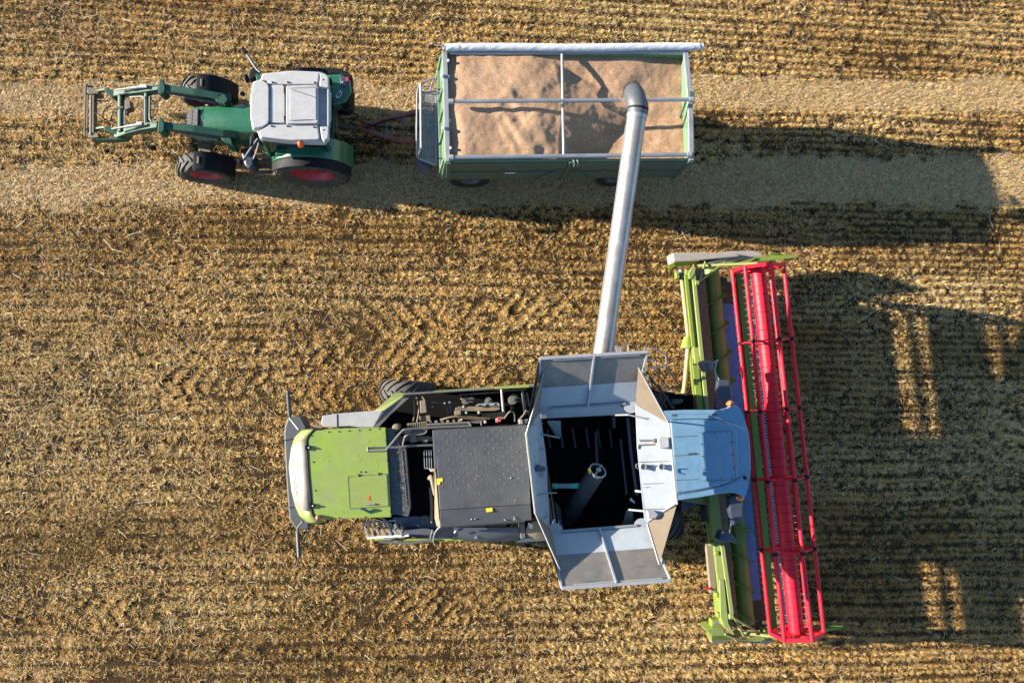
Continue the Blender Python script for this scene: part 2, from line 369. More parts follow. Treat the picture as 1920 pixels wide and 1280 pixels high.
def in_chev(x, y):
    r = np.zeros(x.shape, bool)
    for px0, px1, p, hw, pitch, sgn, slant in CHEV: r |= (x > Wnp(px0, p[0][1], 0)[0]) & (x < Wnp(px1, p[1][1], 0)[0]) & (np.abs(y-line_y(*p)(x)) < hw)
    return r
def pale_zone(x, y):
    """broad streaks along the driving direction: 1 = finely chopped pale straw, 0 = coarse brown stubble"""
    g = np.clip((vnoise(x*.16, y*.62, 1.0, 61)*.65+vnoise(x*.4, y*1.5, 1.0, 62)*.35-.34)*3.2, 0, 1)
    L_ = line_y((0, 585), (1000, 560))(x); g = np.maximum(g, .95*np.exp(-((y-L_)/.75)**2)*np.clip((6-x)/4, 0, 1))
    D_ = line_y((0, 455), (1200, 445))(x); return np.clip(g-.9*np.exp(-((y-D_)/.75)**2), 0, 1)
def stubble():
    parts = []
    # --- standing tufts in drill rows
    row = .192; ys = np.arange(Y0, Y1, row); xs = np.arange(X0, X1, .078)
    TX, TY = np.meshgrid(xs, ys); ri = np.meshgrid(xs, np.arange(len(ys)))[1]
    r_strength = rng.random(len(ys))[ri]; r_phase = rng.random(len(ys))[ri]*.1
    TX = TX+r_phase+rng.normal(0, .026, TX.shape); clump = vnoise(TX, TY, 1.2, 31); fine = vnoise(TX, TY, 5.5, 32)
    rowy = vnoise(TX, TY, .23, 34); rowy2 = vnoise(TX, TY*3, .30, 35)
    pz = pale_zone(TX, TY); mess = np.clip((vnoise(TX, TY, .42, 36)-.62)*4+pz*.55, 0, 1)          # patches where the rows dissolve
    TY = TY+rng.normal(0, .010, TX.shape)+rng.normal(0, .05, TX.shape)*mess+(vnoise(TX, TY, .5, 33)-.5)*.08+(vnoise(TX, TY, 2.5, 37)-.5)*.025+((ri % 2)*2-1)*.024*(rowy > .35)
    bd = band(TX, TY)
    keep = rng.random(TX.shape) > .04+.40*(fine < .27)+.30*(r_strength < .3)*(rowy2 > .5)*(1-mess)
    # tyre lug prints: chevrons pressed into the stubble
    wx = lambda px, py: Wnp(px, py, 0)[0]
    pressed = np.zeros(TX.shape, bool); chv = np.zeros(TX.shape, bool)
    for px0, px1, p, hw, pitch, sgn, slant in CHEV:
        x0, x1 = wx(px0, p[0][1]), wx(px1, p[1][1]); yc = line_y(*p)(TX); d = np.abs(TY-yc+(vnoise(TX, TY, 1.1, 38)-.5)*.3)
        inn = (TX > x0) & (TX < x1) & (d < hw); ph = ((TX-(TY-yc) if slant else TX+sgn*d*.85)/pitch+.25*vnoise(TX, TY, .8, 39)) % 1
        pressed |= inn & (ph < .52); chv |= inn
    # dense scatter inside the prints so that the raised bars between the lugs read
    keep &= ~chv | ((rng.random(TX.shape) < .22) & (vnoise(TX, TY, 1.3, 71) > .35)) | (vnoise(TX, TY, .9, 72) > .70); keep &= rng.random(TX.shape) > bd*.96
    TX, TY, clump, fine, rs, rowy, cz = (q[keep] for q in (TX, TY, clump, fine, r_strength, rowy, chv))
    for px0, px1, p, hw, pitch, sgn, slant in CHEV:
        x0, x1 = wx(px0, p[0][1]), wx(px1, p[1][1]); nn = int((x1-x0)*hw*2*175); qx = rng.uniform(x0, x1, nn); yl = line_y(*p)(qx); qy = yl+rng.uniform(-hw, hw, nn)
        d = np.abs(qy-yl); ph = ((qx-(qy-yl) if slant else qx+sgn*d*.85)/pitch+.25*vnoise(qx, qy, .8, 39)) % 1
        k = (ph > .47) & (rng.random(nn) > .06) & (vnoise(qx, qy, .9, 72) < .74); qx, qy = qx[k], qy[k]
        TX = np.concatenate([TX, qx]); TY = np.concatenate([TY, qy]); clump = np.concatenate([clump, vnoise(qx, qy, 1.2, 31)]); cz = np.concatenate([cz, np.ones(len(qx), bool)])
    size = np.clip(rng.normal(1, .2, len(TX)), .5, 1.6)*(.8+.4*clump)
    nb = 36; n = len(TX)*nb; sz = np.repeat(size, nb)
    yaw = rng.random(n)*6.283; yaw = np.arctan2(np.sin(yaw)*.75, np.cos(yaw)+.35); rr = np.abs(rng.normal(0, .024, n))*sz
    bx = np.repeat(TX, nb)+np.cos(yaw)*rr*1.5; by = np.repeat(TY, nb)+np.sin(yaw)*rr*.9
    cl = np.repeat(clump, nb); th = np.repeat(rng.normal(0, .13, len(TX)), nb)
    pick = rng.random(n)*.6+np.repeat(rng.random(len(TX)), nb)*.4
    cum = np.array([.24, .36, .58, .63, .72, .81, .92, .95, 1.01]); ci = np.searchsorted(cum, (pick+cl*.2-.1) % 1.0)
    col = PAL[np.clip(ci, 0, 8)]*np.clip(rng.normal(1, .17, n)+th, .45, 1.6)[:, None]
    zone = np.repeat(vnoise(TX, TY, .35, 41), nb)[:, None]; pz = np.repeat(pale_zone(TX, TY), nb)[:, None]
    col = col*(.68+.40*pz)*(1+(1-pz)*np.array([[.08, -.03, -.16]]))*np.array([[.97, 1.0, .93]])
    col = col*(1+(zone-.5)*np.array([[.12, .0, -.18]]))*np.array([[1.0, .97, .86]])
    ln = np.clip(rng.normal(.080, .022, n)*sz, .03, .2)*np.repeat(np.where(cz, .72, 1.0), nb)
    parts.append(blades_mesh(bx, by, np.full(n, -.012), yaw+rng.normal(0, .4, n), np.clip(rng.normal(.72, .32, n), .05, 1.4), ln,
                             rng.uniform(.004, .0095, n), col, rng.normal(.25, .3, n)))
    # --- chopped straw lying about everywhere
    n = 125000
    bx = rng.uniform(X0, X1, n); by = rng.uniform(Y0, Y1, n); k = ~(in_chev(bx, by) & (rng.random(n) < .6)) & ((vnoise(bx, by, 2.3, 51)*.6+vnoise(bx, by, .6, 52)*.6+rng.random(n)*.5+pale_zone(bx, by)*.5) > .98)
    bx, by = bx[k], by[k]; n = len(bx)
    col = PAL[rng.choice([0, 2, 6, 4, 1], n)]*np.clip(rng.normal(.95, .2, n), .5, 1.5)[:, None]
    parts.append(blades_mesh(bx, by, rng.uniform(.01, .09, n), rng.random(n)*6.283, rng.normal(1.48, .12, n), rng.uniform(.05, .16, n), rng.uniform(.004, .010, n), col, rng.normal(0, .1, n)))
    # dark broken bits on the soil between the rows
    n = 330000; bx = rng.uniform(X0, X1, n); by = rng.uniform(Y0, Y1, n)
    col = PAL[rng.choice([3, 7, 1, 5, 4], n)]*rng.uniform(.22, .8, n)[:, None]
    parts.append(blades_mesh(bx, by, rng.uniform(-.02, .02, n), rng.random(n)*6.283, rng.normal(1.2, .25, n), rng.uniform(.02, .06, n), rng.uniform(.004, .010, n), col, rng.normal(.1, .2, n)))
    # a few long pale stalks
    n = 500; bx = rng.uniform(X0, X1, n); by = rng.uniform(Y0, Y1, n)
    col = np.tile(np.array([[.62, .55, .40]]), (n, 1))*rng.uniform(.7, 1.15, n)[:, None]
    parts.append(blades_mesh(bx, by, rng.uniform(.07, .12, n), rng.random(n)*6.283, rng.normal(1.42, .1, n), rng.uniform(.2, .45, n), rng.uniform(.006, .011, n), col, rng.normal(0, .12, n)))
    # --- trampled mat in the wheel tracks
    n = 420000; bx = rng.uniform(X0, X1, n); by = rng.uniform(4.0, 9.6, n); k = rng.random(n) < band(bx, by); bx, by = bx[k], by[k]; n = len(bx); yw = rng.random(n)*6.283; yw = np.arctan2(np.sin(yw), np.cos(yw)+.55)
    col = PAL[rng.choice([0, 2, 6, 4, 5, 2], n)]*np.clip(rng.normal(.92, .18, n), .5, 1.4)[:, None]
    parts.append(blades_mesh(bx, by, rng.uniform(-.05, .0, n), yw, np.clip(rng.normal(1.12, .25, n), .4, 1.55), rng.uniform(.05, .13, n), rng.uniform(.004, .010, n), col, rng.normal(.1, .15, n)))
    V = np.concatenate([p[0] for p in parts]); off = 0; F = []
    for p in parts: F.append(p[1]+off); off += len(p[0])
    F = np.concatenate(F); Cc = np.concatenate([p[2] for p in parts]).astype(np.float32)
    me = bpy.data.meshes.new('stubble'); me.vertices.add(len(V)); me.vertices.foreach_set('co', V.reshape(-1))
    me.loops.add(F.size); me.loops.foreach_set('vertex_index', F.reshape(-1).astype(np.int32))
    me.polygons.add(len(F)); me.polygons.foreach_set('loop_start', np.arange(0, F.size, 4, dtype=np.int32))
    me.update(calc_edges=True)
    at = me.attributes.new('straw', 'FLOAT_COLOR', 'FACE')
    rgba = np.ones((len(F), 4), np.float32); rgba[:, :3] = np.clip(Cc, .005, .85); at.data.foreach_set('color', rgba.reshape(-1))
    me.materials.append(straw_material())
    o = bpy.data.objects.new('stubble', me); COL.objects.link(o); o['kind'] = 'stuff'
    tag(o, 'cut straw stubble in drill rows covering the field', 'stubble')
stubble()
#MACHINES
# ================================================================== TRACTOR
def mid(a, b): return (a+b)/2
TR = thing('tractor', 'green tractor with a dusty white cab roof and front loader', 'tractor', W(545, 235, 0))
rwS = W(587, 334, .95); fwS = W(386, 334, .70)
ysh = W(386, 221, 1.8).y
def mirror(p, dy=0): return Vector((p.x, 2*ysh-p.y+dy, p.z))
rwN = mirror(rwS, .06); fwN = mirror(fwS, .06)
S = Vector((0, -1, 0)); Nn = Vector((0, 1, 0))
for c, ax, R, wd, rim, n, in_ in ((rwS, S, .95, .60, .54, 22, .30), (rwN, Nn, .95, .60, .54, 22, .30), (fwS, S, .70, .46, .38, 18, .23), (fwN, Nn, .70, .46, .38, 18, .23)):
    wheel(TR, c-ax*in_, ax, R, wd, rim, 'red', n)
# chassis, axles
m = MB()
m.prism(Z1, [(1000, 540), (1420, 520), (1420, 720), (1000, 700)], 1.25, .55)
m.tube([fwS+Nn*.3, fwN+S*.3], .09); m.bar(W(386, 250, .78), W(386, 316, .78), .3, .2)
m.prism(Z2, [(200, 400), (900, 420), (900, 720), (200, 720)], 1.2, .5)
m.tube([rwS+Nn*.3, rwN+S*.3], .16)
m.build('chassis', M['blackdirt'], TR, .01)
# hood
yc = ysh; sec = []
xf = Z1(878, 595, 1.8).x; xr = Z1(1450, 595, 1.9).x
for f, hw, zt, zs in ((0, .22, 1.50, 1.30), (.02, .30, 1.62, 1.40), (.10, .355, 1.74, 1.55), (.28, .385, 1.82, 1.62), (.6, .41, 1.88, 1.66), (1, .43, 1.94, 1.70)):
    x = xf+(xr-xf)*f
    sec.append([Vector((x, yc+dy*hw, z)) for dy, z in ((-1, .95), (-1.02, zs-.12), (-.96, zs), (-.78, zt-.05), (-.5, zt), (0, zt+.02), (.5, zt), (.78, zt-.05), (.96, zs), (1.02, zs-.12), (1, .95))])
m = MB(); m.loft(sec, True); hood = m.build('hood', M['tgreen'], TR)
m = MB(); xs_ = xf+(xr-xf)*.255
m.loft([[p+Vector((0, 0, .004)) for p in [Vector((xs_+q, yc+dy*.388, z)) for dy, z in ((-1.02, 1.5), (-.96, 1.622), (-.78, 1.765), (-.5, 1.817), (0, 1.838), (.5, 1.817), (.78, 1.765), (.96, 1.622), (1.02, 1.5))]] for q in (0, .012)], False, False, False)
m.build('hood_seam', M['black'], hood)
# grille: dark bay with pale slats on the sloping nose
m = MB(); g = lambda x, y: Z1(x, y, 0)
gx0, gx1 = Z1(890, 600, 1.7).x, Z1(992, 600, 1.8).x
gy0, gy1 = Z1(940, 672, 1.75).y, Z1(940, 530, 1.75).y
zf, zr = 1.655, 1.80
P4 = lambda u, v, dz: Vector((gx0+(gx1-gx0)*u, gy0+(gy1-gy0)*v, zf+(zr-zf)*u+.035+dz))
m.plate([P4(0, .08, 0), P4(1, 0, 0), P4(1, 1, 0), P4(0, .92, 0)], .03)
gr = m.build('grille', M['black'], TR, .008)
m = MB()
for k in range(12):
    v = .08+.84*k/11; m.bar(P4(.05, v, .006), P4(.95, v, .006), .007, .010)
for u in (.05, .5, .95): m.bar(P4(u, .06, .016), P4(u, .94, .010), .008, .010)
m.build('slat', M['slate'], gr)
# cab
m = MB(); zb = 1.25
lo_ = [Z2(250, 250, 2.62), Z2(800, 235, 2.62), Z2(812, 775, 2.62), Z2(285, 775, 2.62)]
ct = sum(lo_, Vector())/4
ring = lambda k, z: [Vector((ct.x+(p.x-ct.x)*k, ct.y+(p.y-ct.y)*k, z)) for p in lo_]
m.loft([ring(.97, zb), ring(1.0, 1.7), ring(.92, 2.64)]); cab = m.build('cab', M['glass'], TR, .05)
m = MB()
for i in range(4):
    a = ring(.985, zb)[i]; b = ring(1.012, 1.7)[i]; c = ring(.935, 2.64)[i]; m.bar(a, b, .09, .09); m.bar(b, c, .08, .08)
for k, z in ((1.0, 1.3), (.93, 2.6)):
    r_ = ring(k, z)
    for i in range(4): m.bar(r_[i], r_[(i+1) % 4], .07, .07)
r_ = ring(1.0, 1.72); r2_ = ring(.93, 2.6); m.bar(r_[2].lerp(r_[3], .40), r2_[2].lerp(r2_[3], .40), .09, .06)
m.build('pillar', M['tgreen'], cab, .01)
# roof: base shell, raised panels, hatch, recess at the rear
m = MB()
m.prism(Z2, [(208, 480), (212, 400), (228, 312), (290, 292), (305, 245), (540, 222), (760, 231), (822, 250), (840, 330), (846, 500), (842, 690), (838, 765), (800, 803), (540, 795), (285, 768), (262, 700), (225, 695), (210, 600)], 2.78, 2.58)
roof = m.build('cab_roof', M['roofwhite'], TR, .035, seg=3)
def pad(poly, zt, zb=2.76, bev=.02, name='roof_panel', mt='roofwhite'):
    m = MB(); m.prism(Z2, poly, zt, zb, -.012); return m.build(name, M[mt], roof, bev, seg=3)
pad([(213, 480), (216, 400), (230, 322), (262, 302), (318, 308), (350, 330), (359, 360), (359, 620), (350, 648), (312, 672), (235, 690), (216, 600)], 2.90)
pad([(370, 350), (378, 338), (470, 337), (484, 350), (488, 630), (478, 643), (372, 640), (364, 628)], 2.87)
hatch = pad([(497, 350), (505, 344), (740, 338), (748, 348), (750, 632), (742, 644), (505, 648), (497, 640)], 2.95, 2.76, .015, 'roof_hatch')
m = MB(); m.prism(Z2, [(526, 372), (735, 362), (737, 618), (526, 622)], 2.962, 2.94); m.build('hatch_frame', M['roofwhite'], hatch, .006)
m = MB(); m.tube([Z2(545, 377, 2.97), Z2(740, 442, 2.97)], .005, 6); m.tube([Z2(530, 368, 2.967), Z2(745, 352, 2.967)], .004, 6); m.tube([Z2(530, 622, 2.967), Z2(705, 616, 2.967)], .004, 6)
m.build('cable', M['black'], hatch, split=1)
m = MB()
for y in (375, 600): m.prism(Z2, [(478, y-16), (500, y-16), (500, y+16), (478, y+16)], 2.93, 2.80)
m.build('hinge', M['black'], hatch, .006, split=1)
pad([(296, 300), (312, 252), (540, 229), (752, 240), (762, 252), (752, 326), (742, 332), (505, 335), (372, 330), (345, 306)], 2.88)
pad([(285, 745), (275, 705), (330, 680), (362, 655), (505, 656), (740, 658), (752, 668), (762, 760), (752, 775), (540, 780), (300, 755)], 2.88)
pad([(770, 246), (812, 252), (834, 270), (838, 360), (768, 362), (764, 330)], 2.90)
pad([(768, 672), (838, 670), (834, 762), (798, 793), (780, 760)], 2.90)
pad([(826, 370), (838, 370), (838, 664), (826, 664)], 2.90, 2.76, .006)
pad([(838, 380), (852, 390), (852, 610), (838, 630)], 2.74, 2.6, .01)
m = MB()
for y in (405, 470, 590): m.prism(Z2, [(768, y), (812, y), (812, y+4), (768, y+4)], 2.795, 2.775)
m.build('roof_rib', M['roofwhite'], roof, split=1)
m = MB()
for x, y in ((388, 318), (511, 318), (726, 320), (382, 668), (507, 668), (720, 676), (795, 300), (800, 700)): m.ball(Z2(x, y, 2.89), .022, 8)
m.build('roof_bolt', M['black'], roof, split=1)
m = MB()
for y in (303, 703):
    m.prism(Z2, [(822, y-26), (848, y-28), (862, y-14), (864, y+18), (848, y+30), (822, y+24)], 2.72, 2.58)
m.build('work_light', M['black'], roof, .02, split=1)
m = MB(); b0 = Z2(612, 812, 2.72)
m.tube([b0-Vector((0, 0, .28)), b0-Vector((0, 0, .05))], .03)
m.bar(b0-Vector((0, -.02, .25)), b0-Vector((0, -.22, .25)), .04, .04); bs = m.build('beacon_stalk', M['tgreen'], TR)
m = MB(); m.lathe(b0, (0, 0, 1), [(-.06, .07), (.04, .068), (.09, .055), (.12, .03), (.125, .001)], 24); m.build('beacon', M['orange'], bs)
# rear fenders following the tyres
def fender(c, R, y0, y1, a0, a1, th=.035, n=18):
    o = [Vector((c.x+math.cos(rad(a0+(a1-a0)*k/n))*R, 0, c.z+math.sin(rad(a0+(a1-a0)*k/n))*R)) for k in range(n+1)]
    i = [Vector((c.x+math.cos(rad(a0+(a1-a0)*k/n))*(R-th), 0, c.z+math.sin(rad(a0+(a1-a0)*k/n))*(R-th))) for k in range(n+1)]
    m = MB(); rings = []
    for k in range(n+1):
        rings.append([Vector((o[k].x, y0, o[k].z)), Vector((o[k].x, y1, o[k].z)), Vector((i[k].x, y1, i[k].z)), Vector((i[k].x, y0, i[k].z))])
    m.loft(rings, True); return m
for c, sg in ((rwS, -1), (rwN, 1)):
    yin = c.y-sg*.75; ymid = c.y-sg*.22; yout = c.y+sg*.02
    fo = fender(c, 1.07, yin, ymid, 15, 150).build('rear_fender', M['black'] if sg > 0 else M['tgreen'], TR, .02)
    fender(c, 1.05, ymid-sg*.003, yout, 18, 152, .05).build('fender_edge', M['black'], fo, .02)
m = MB(); c = rwS; q = lambda x, y, z: K4(x, y, z)
m.prism(K4, [(630, 320), (700, 300), (1380, 330), (1400, 400), (1300, 405), (600, 400)], 1.9, 1.5); m.build('fender_shelf', M['tgreen'], TR, .03)
# rear box beside the cab: green with black cover, lamps and a speed disc
m = MB(); m.prism(T4, [(1330, 345), (1560, 330), (1720, 420), (1740, 640), (1640, 800), (1420, 850), (1370, 700)], 1.98, 1.55); fb = m.build('rear_fender_cover', M['tgreen'], TR, .05, seg=3)
m = MB(); m.prism(T4, [(700, 270), (850, 225), (1500, 238), (1560, 255), (1745, 350), (1752, 640), (1690, 810), (1600, 850), (1560, 830), (1660, 740), (1660, 420), (1545, 335), (1330, 345), (1340, 300)], 1.93, 1.62); m.build('rubber_edge', M['black'], fb, .04, seg=3)
m = MB(); m.prism(T4, [(1545, 390), (1640, 380), (1665, 470), (1650, 560), (1560, 560)], 2.0, 1.9); lamp = m.build('tail_lamp', M['navy'], fb, .02)
m = MB(); m.prism(T4, [(1640, 385), (1690, 390), (1700, 455), (1660, 462)], 2.01, 1.92); m.build('lamp_lens', M['red'], lamp, .01)
m = MB(); m.ball(T4(1597, 475, 2.0), .025); m.build('lamp_screw', M['silver'], lamp)
cS = T4(1530, 672, 1.995); dirS = (T4(1570, 612, 1.995)-T4(1492, 735, 1.995)).normalized(); pS = Vector((dirS.y, -dirS.x, 0))
m = MB(); ell = [cS+dirS*math.cos(t)*.105+pS*math.sin(t)*.058 for t in [2*math.pi*k/28 for k in range(28)]]
m.loft([[p-Vector((0, 0, .02)) for p in ell], ell]); dsk = m.build('speed_disc', M['stickwhite'], fb)
def text_mesh(txt, size, name, parent, mt, loc, xdir, zoff=.004, depth=.002):
    cu = bpy.data.curves.new(name, 'FONT'); cu.body = txt; cu.size = size; cu.align_x = 'CENTER'; cu.align_y = 'CENTER'; cu.extrude = depth; cu.offset = size*.02
    t = bpy.data.objects.new(name, cu); COL.objects.link(t)
    dg = bpy.context.evaluated_depsgraph_get(); me = bpy.data.meshes.new_from_object(t.evaluated_get(dg)); bpy.data.objects.remove(t)
    xd = Vector(xdir).normalized(); zd = Vector((0, 0, 1)); zd = (zd-xd*zd.dot(xd)).normalized(); yd = zd.cross(xd)
    mw = Matrix((xd, yd, zd)).transposed().to_4x4(); mw.translation = Vector(loc)+zd*zoff
    off = Vector(); p = parent
    while p is not None: off += p.location; p = p.parent
    me.transform(Matrix.Translation(-off) @ mw); me.materials.clear(); me.materials.append(M[mt]); me.name = name
    o = bpy.data.objects.new(name, me); COL.objects.link(o); o.parent = parent; return o
text_mesh('40', .125, 'speed_number', dsk, 'stickblack', cS, dirS)
# front mudguards
for c, sg in ((fwS, -1), (fwN, 1)):
    fo = fender(c, .765, c.y-sg*.46, c.y+sg*.0, 6, 98, .04).build('front_mudguard', M['black'], TR, .03)
    m = MB(); t = rad(88); p = Vector((c.x+math.cos(t)*.768, c.y-sg*.23, c.z+math.sin(t)*.768))
    m.bar(p+Vector((0, -.09, 0)), p+Vector((0, .09, 0)), .045, .02); m.build('guard_bracket', M['steel'], fo, .005)
    m = MB(); m.tube([c-Vector((0, sg*.5, -.1)), Vector((c.x+.1, c.y-sg*.45, c.z+.78))], .025); m.build('guard_stay', M['black'], fo)
# mirrors
for pts, hd in (([Z2(292, 238, 2.5), Z2(262, 215, 2.48), Z2(180, 90, 2.4)], [(205, 215), (240, 195), (290, 250), (240, 290), (200, 290), (190, 260)]),
                ([Z2(272, 770, 2.5), Z2(238, 815, 2.45), Z2(152, 945, 2.35)], [(205, 750), (228, 712), (252, 722), (255, 760), (228, 810), (200, 835)])):
    m = MB(); m.tube(pts, .032); ar = m.build('mirror_arm', M['slate'], TR)
    m = MB(); m.prism(Z2, hd, 2.5, 2.2); m.build('mirror', M['black'], ar, .04)
    m = MB(); m.bar(pts[-1], pts[-1]+Vector((-.1, .12 if hd[0][1] < 400 else -.05, .02)), .08, .18); m.build('marker_lamp', M['black'], ar, .02)
m = MB(); m.prism(Z2, [(150, 265), (175, 238), (188, 260), (180, 295), (160, 295)], 2.3, 2.05); m.build('lamp_pod', M['black'], TR, .04)
m = MB(); m.tube([Z1(1345, 410, 1.5), Z1(1345, 410, 2.6)], .06, 14); m.build('exhaust_stack', M['black'], TR)
# steps and tank under the cab door
m = MB(); m.prism(Z2, [(125, 850), (210, 830), (245, 900), (240, 990), (200, 1010), (160, 980)], 1.25, .7); m.build('fuel_tank', M['navy'], TR, .06)
m = MB()
for k in range(4):
    z = 1.2-.26*k; y0 = 895+k*42
    m.prism(Z2, [(255, y0), (392, y0), (392, y0+28), (255, y0+28)], z, z-.04)
m.prism(Z2, [(248, 890), (258, 890), (258, 1030), (248, 1030)], [1.25, 1.25, .5, .5], [1.15, 1.15, .4, .4])
m.build('step', M['blackdirt'], TR, .006, split=1)
m = MB(); m.tube(arc([Z2(285, 770, 2.3), Z2(262, 860, 1.9), Z2(235, 930, 1.5)]), .018); m.build('grab_rail', M['pale'], TR)
# hitch
m = MB()
for y in (590, 720): m.bar(Z2(830, y, .95), Z2(1010, y+10, .7), .08, .1)
m.bar(Z2(850, 650, .55), Z2(1075, 680, .55), .14, .08); m.tube([Z2(890, 600, 1.0), Z2(890, 720, 1.0)], .04)
m.build('hitch', M['blackdirt'], TR, .01)
# front loader
m = MB()
armN = [Z1(1250, 452, 1.85), Z1(1190, 448, 1.92), Z1(960, 408, 2.0), Z1(720, 372, 2.02)]
fN = [Z1(700, 368, 2.02), Z1(560, 388, 1.6), Z1(420, 402, 1.15), Z1(320, 415, .95)]
armS = [Z1(1290, 745, 1.75), Z1(1190, 738, 1.88), Z1(960, 700, 1.98), Z1(710, 670, 2.0)]
fS = [Z1(690, 665, 2.0), Z1(560, 685, 1.6), Z1(440, 712, 1.15), Z1(340, 748, .85)]
LD = None
def boxpath(pts, wd, hs):
    m = MB(); rings = []
    for i, p in enumerate(pts):
        d = (pts[min(i+1, len(pts)-1)]-pts[max(i-1, 0)]).normalized(); sd = d.cross(Vector((0, 0, 1))).normalized(); u = sd.cross(d); h = hs[i]
        rings.append([p+sd*wd/2+u*h/2, p-sd*wd/2+u*h/2, p-sd*wd/2-u*h/2, p+sd*wd/2-u*h/2])
    m.loft(rings); return m
a1 = boxpath(armN, .17, [.2, .24, .24, .22]); LD = a1.build('front_loader', M['tgreen_worn'], TR, .012)
for pts, wd, hs in ((armS, .17, [.2, .24, .24, .22]), (fN, .15, [.22, .22, .18, .16]), (fS, .16, [.22, .22, .2, .18])):
    boxpath(pts, wd, hs).build('loader_arm', M['tgreen_worn'], LD, .012)
m = MB()
for x0, y0 in ((690, 360), (685, 668)):
    p = Z1(x0, y0, 2.02)
    m.prism(Z1, [(x0-18, y0-30), (x0-8, y0-68), (x0+6, y0-68), (x0+30, y0-25), (x0+30, y0+30), (x0+6, y0+52), (x0-22, y0+48)], 2.17, 1.78)
m.prism(Z1, [(240, 370), (262, 362), (330, 395), (335, 430), (295, 435), (245, 400)], 1.05, .75)
m.prism(Z1, [(232, 675), (258, 665), (330, 700), (335, 735), (290, 720), (235, 700)], 1.0, .7)
m.prism(Z1, [(330, 735), (400, 718), (440, 722), (400, 768), (330, 778), (170, 778), (170, 770), (300, 765)], .95, .7)
m.prism(Z1, [(1120, 428), (1200, 412), (1225, 455), (1200, 490), (1130, 470)], 2.05, 1.3)
m.prism(Z1, [(1150, 730), (1210, 715), (1250, 770), (1260, 810), (1190, 790)], 1.95, 1.2)
m.build('loader_bracket', M['tgreen_worn'], LD, .012, split=1)
m = MB(); m.tube([Z1(375, 420, 1.1), Z1(375, 715, 1.1)], .085, 16); m.tube([Z1(582, 395, 1.62), Z1(582, 680, 1.62)], .075, 16); m.build('cross_tube', M['tgreen_worn'], LD, split=1)
m = MB()
for a, b, r1, r2 in ((Z1(1140, 482, 1.75), Z1(900, 440, 1.62), .045, .03), (Z1(1150, 775, 1.7), Z1(880, 735, 1.6), .045, .03), (Z1(560, 350, 1.95), Z1(330, 378, 1.3), .04, .025), (Z1(545, 650, 1.95), Z1(300, 690, 1.3), .04, .025)):
    c = a.lerp(b, .55); m.tube([a, c], r1); m.tube([c, b], r2)
m.build('hydraulic_cylinder', M['steel'], LD, split=2)
m = MB()
for a, b in (((110, 400), (250, 378)), ((110, 698), (245, 680))): m.bar(Z1(*a, .75), Z1(*b, .95), .05, .08)
m.tube([Z1(150, 466, .8), Z1(256, 468, .85)], .02)
m.build('tilt_link', M['tgreen_worn'], LD, .006, split=1)
m = MB()
m.bar(Z1(88, 340, .85), Z1(80, 752, .85), .035, .05); m.bar(Z1(104, 345, .45), Z1(98, 752, .45), .04, .05)
for y, dx in ((342, 0), (405, 0), (690, -5), (750, -6)): m.bar(Z1(86+dx, y, .85), Z1(150+dx, y+15, .8), .04, .05)
m.build('carriage_rail', M['blackdirt'], LD, .004, split=1)
m = MB(); m.bar(Z1(152, 375, .78), Z1(152, 782, .78), .11, .16); m.tube([Z1(130, 420, .9), Z1(128, 740, .9)], .025)
for y in (385, 735): m.prism(Z1, [(105, y-15), (185, y-15), (190, y+25), (105, y+25)], .9, .55)
m.build('carriage', M['blackdirt'], LD, .01)
m = MB()
m.prism(Z1, [(400, 455), (440, 455), (448, 520), (400, 540)], 1.2, .95); m.tube([Z1(310, 525, 1.15), Z1(395, 522, 1.15)], .045); m.prism(Z1, [(398, 530), (418, 530), (418, 570), (398, 570)], 1.15, 1.0)
m.build('valve_block', M['blackdirt'], LD, .008)
m = MB()
for pts in ([(165, 560, .9), (200, 575, 1.0), (232, 605, 1.05), (280, 630, 1.0), (300, 580, 1.05), (320, 530, 1.15)], [(240, 625, 1.0), (225, 580, 1.05), (245, 530, 1.1), (300, 508, 1.15), (330, 525, 1.15)],
            [(165, 635, .9), (220, 640, .95), (285, 630, 1.0)], [(605, 420, 1.75), (620, 465, 1.7), (660, 475, 1.7), (700, 435, 1.85)], [(410, 390, 1.4), (430, 350, 1.6), (520, 350, 1.8), (660, 345, 2.1)],
            [(350, 420, 1.2), (450, 400, 1.4), (560, 372, 1.75), (690, 350, 2.15)], [(720, 385, 2.15), (900, 425, 2.13), (1100, 440, 2.05), (1160, 415, 2.05)], [(720, 395, 2.15), (900, 435, 2.13), (1120, 455, 2.0)],
            [(400, 660, 1.2), (430, 655, 1.35), (560, 650, 1.75), (660, 640, 2.1)], [(1180, 430, 2.0), (1230, 440, 1.9), (1300, 470, 1.6)]):
    m.tube(arc([Z1(*p) for p in pts], 6), .013, 6)
m.build('hose', M['black'], LD, split=1)
m = MB()
for pts in ([(562, 430, 1.72), (562, 650, 1.72)], [(600, 430, 1.72), (598, 610, 1.72), (612, 630, 1.75)], [(400, 540, 1.2), (400, 655, 1.2)], [(440, 435, 1.35), (540, 430, 1.7), (555, 445, 1.72)]):
    m.tube([Z1(*p) for p in pts], .014, 6)
m.build('hydraulic_pipe', M['silver'], LD, split=1)
m = MB()
for x, y, z in ((545, 347, 1.98), (520, 645, 1.9)): m.prism(Z1, [(x-28, y-11), (x+28, y-13), (x+28, y+11), (x-28, y+12)], z+.03, z)
m.build('loader_sticker', M['stickwhite'], LD, split=1)

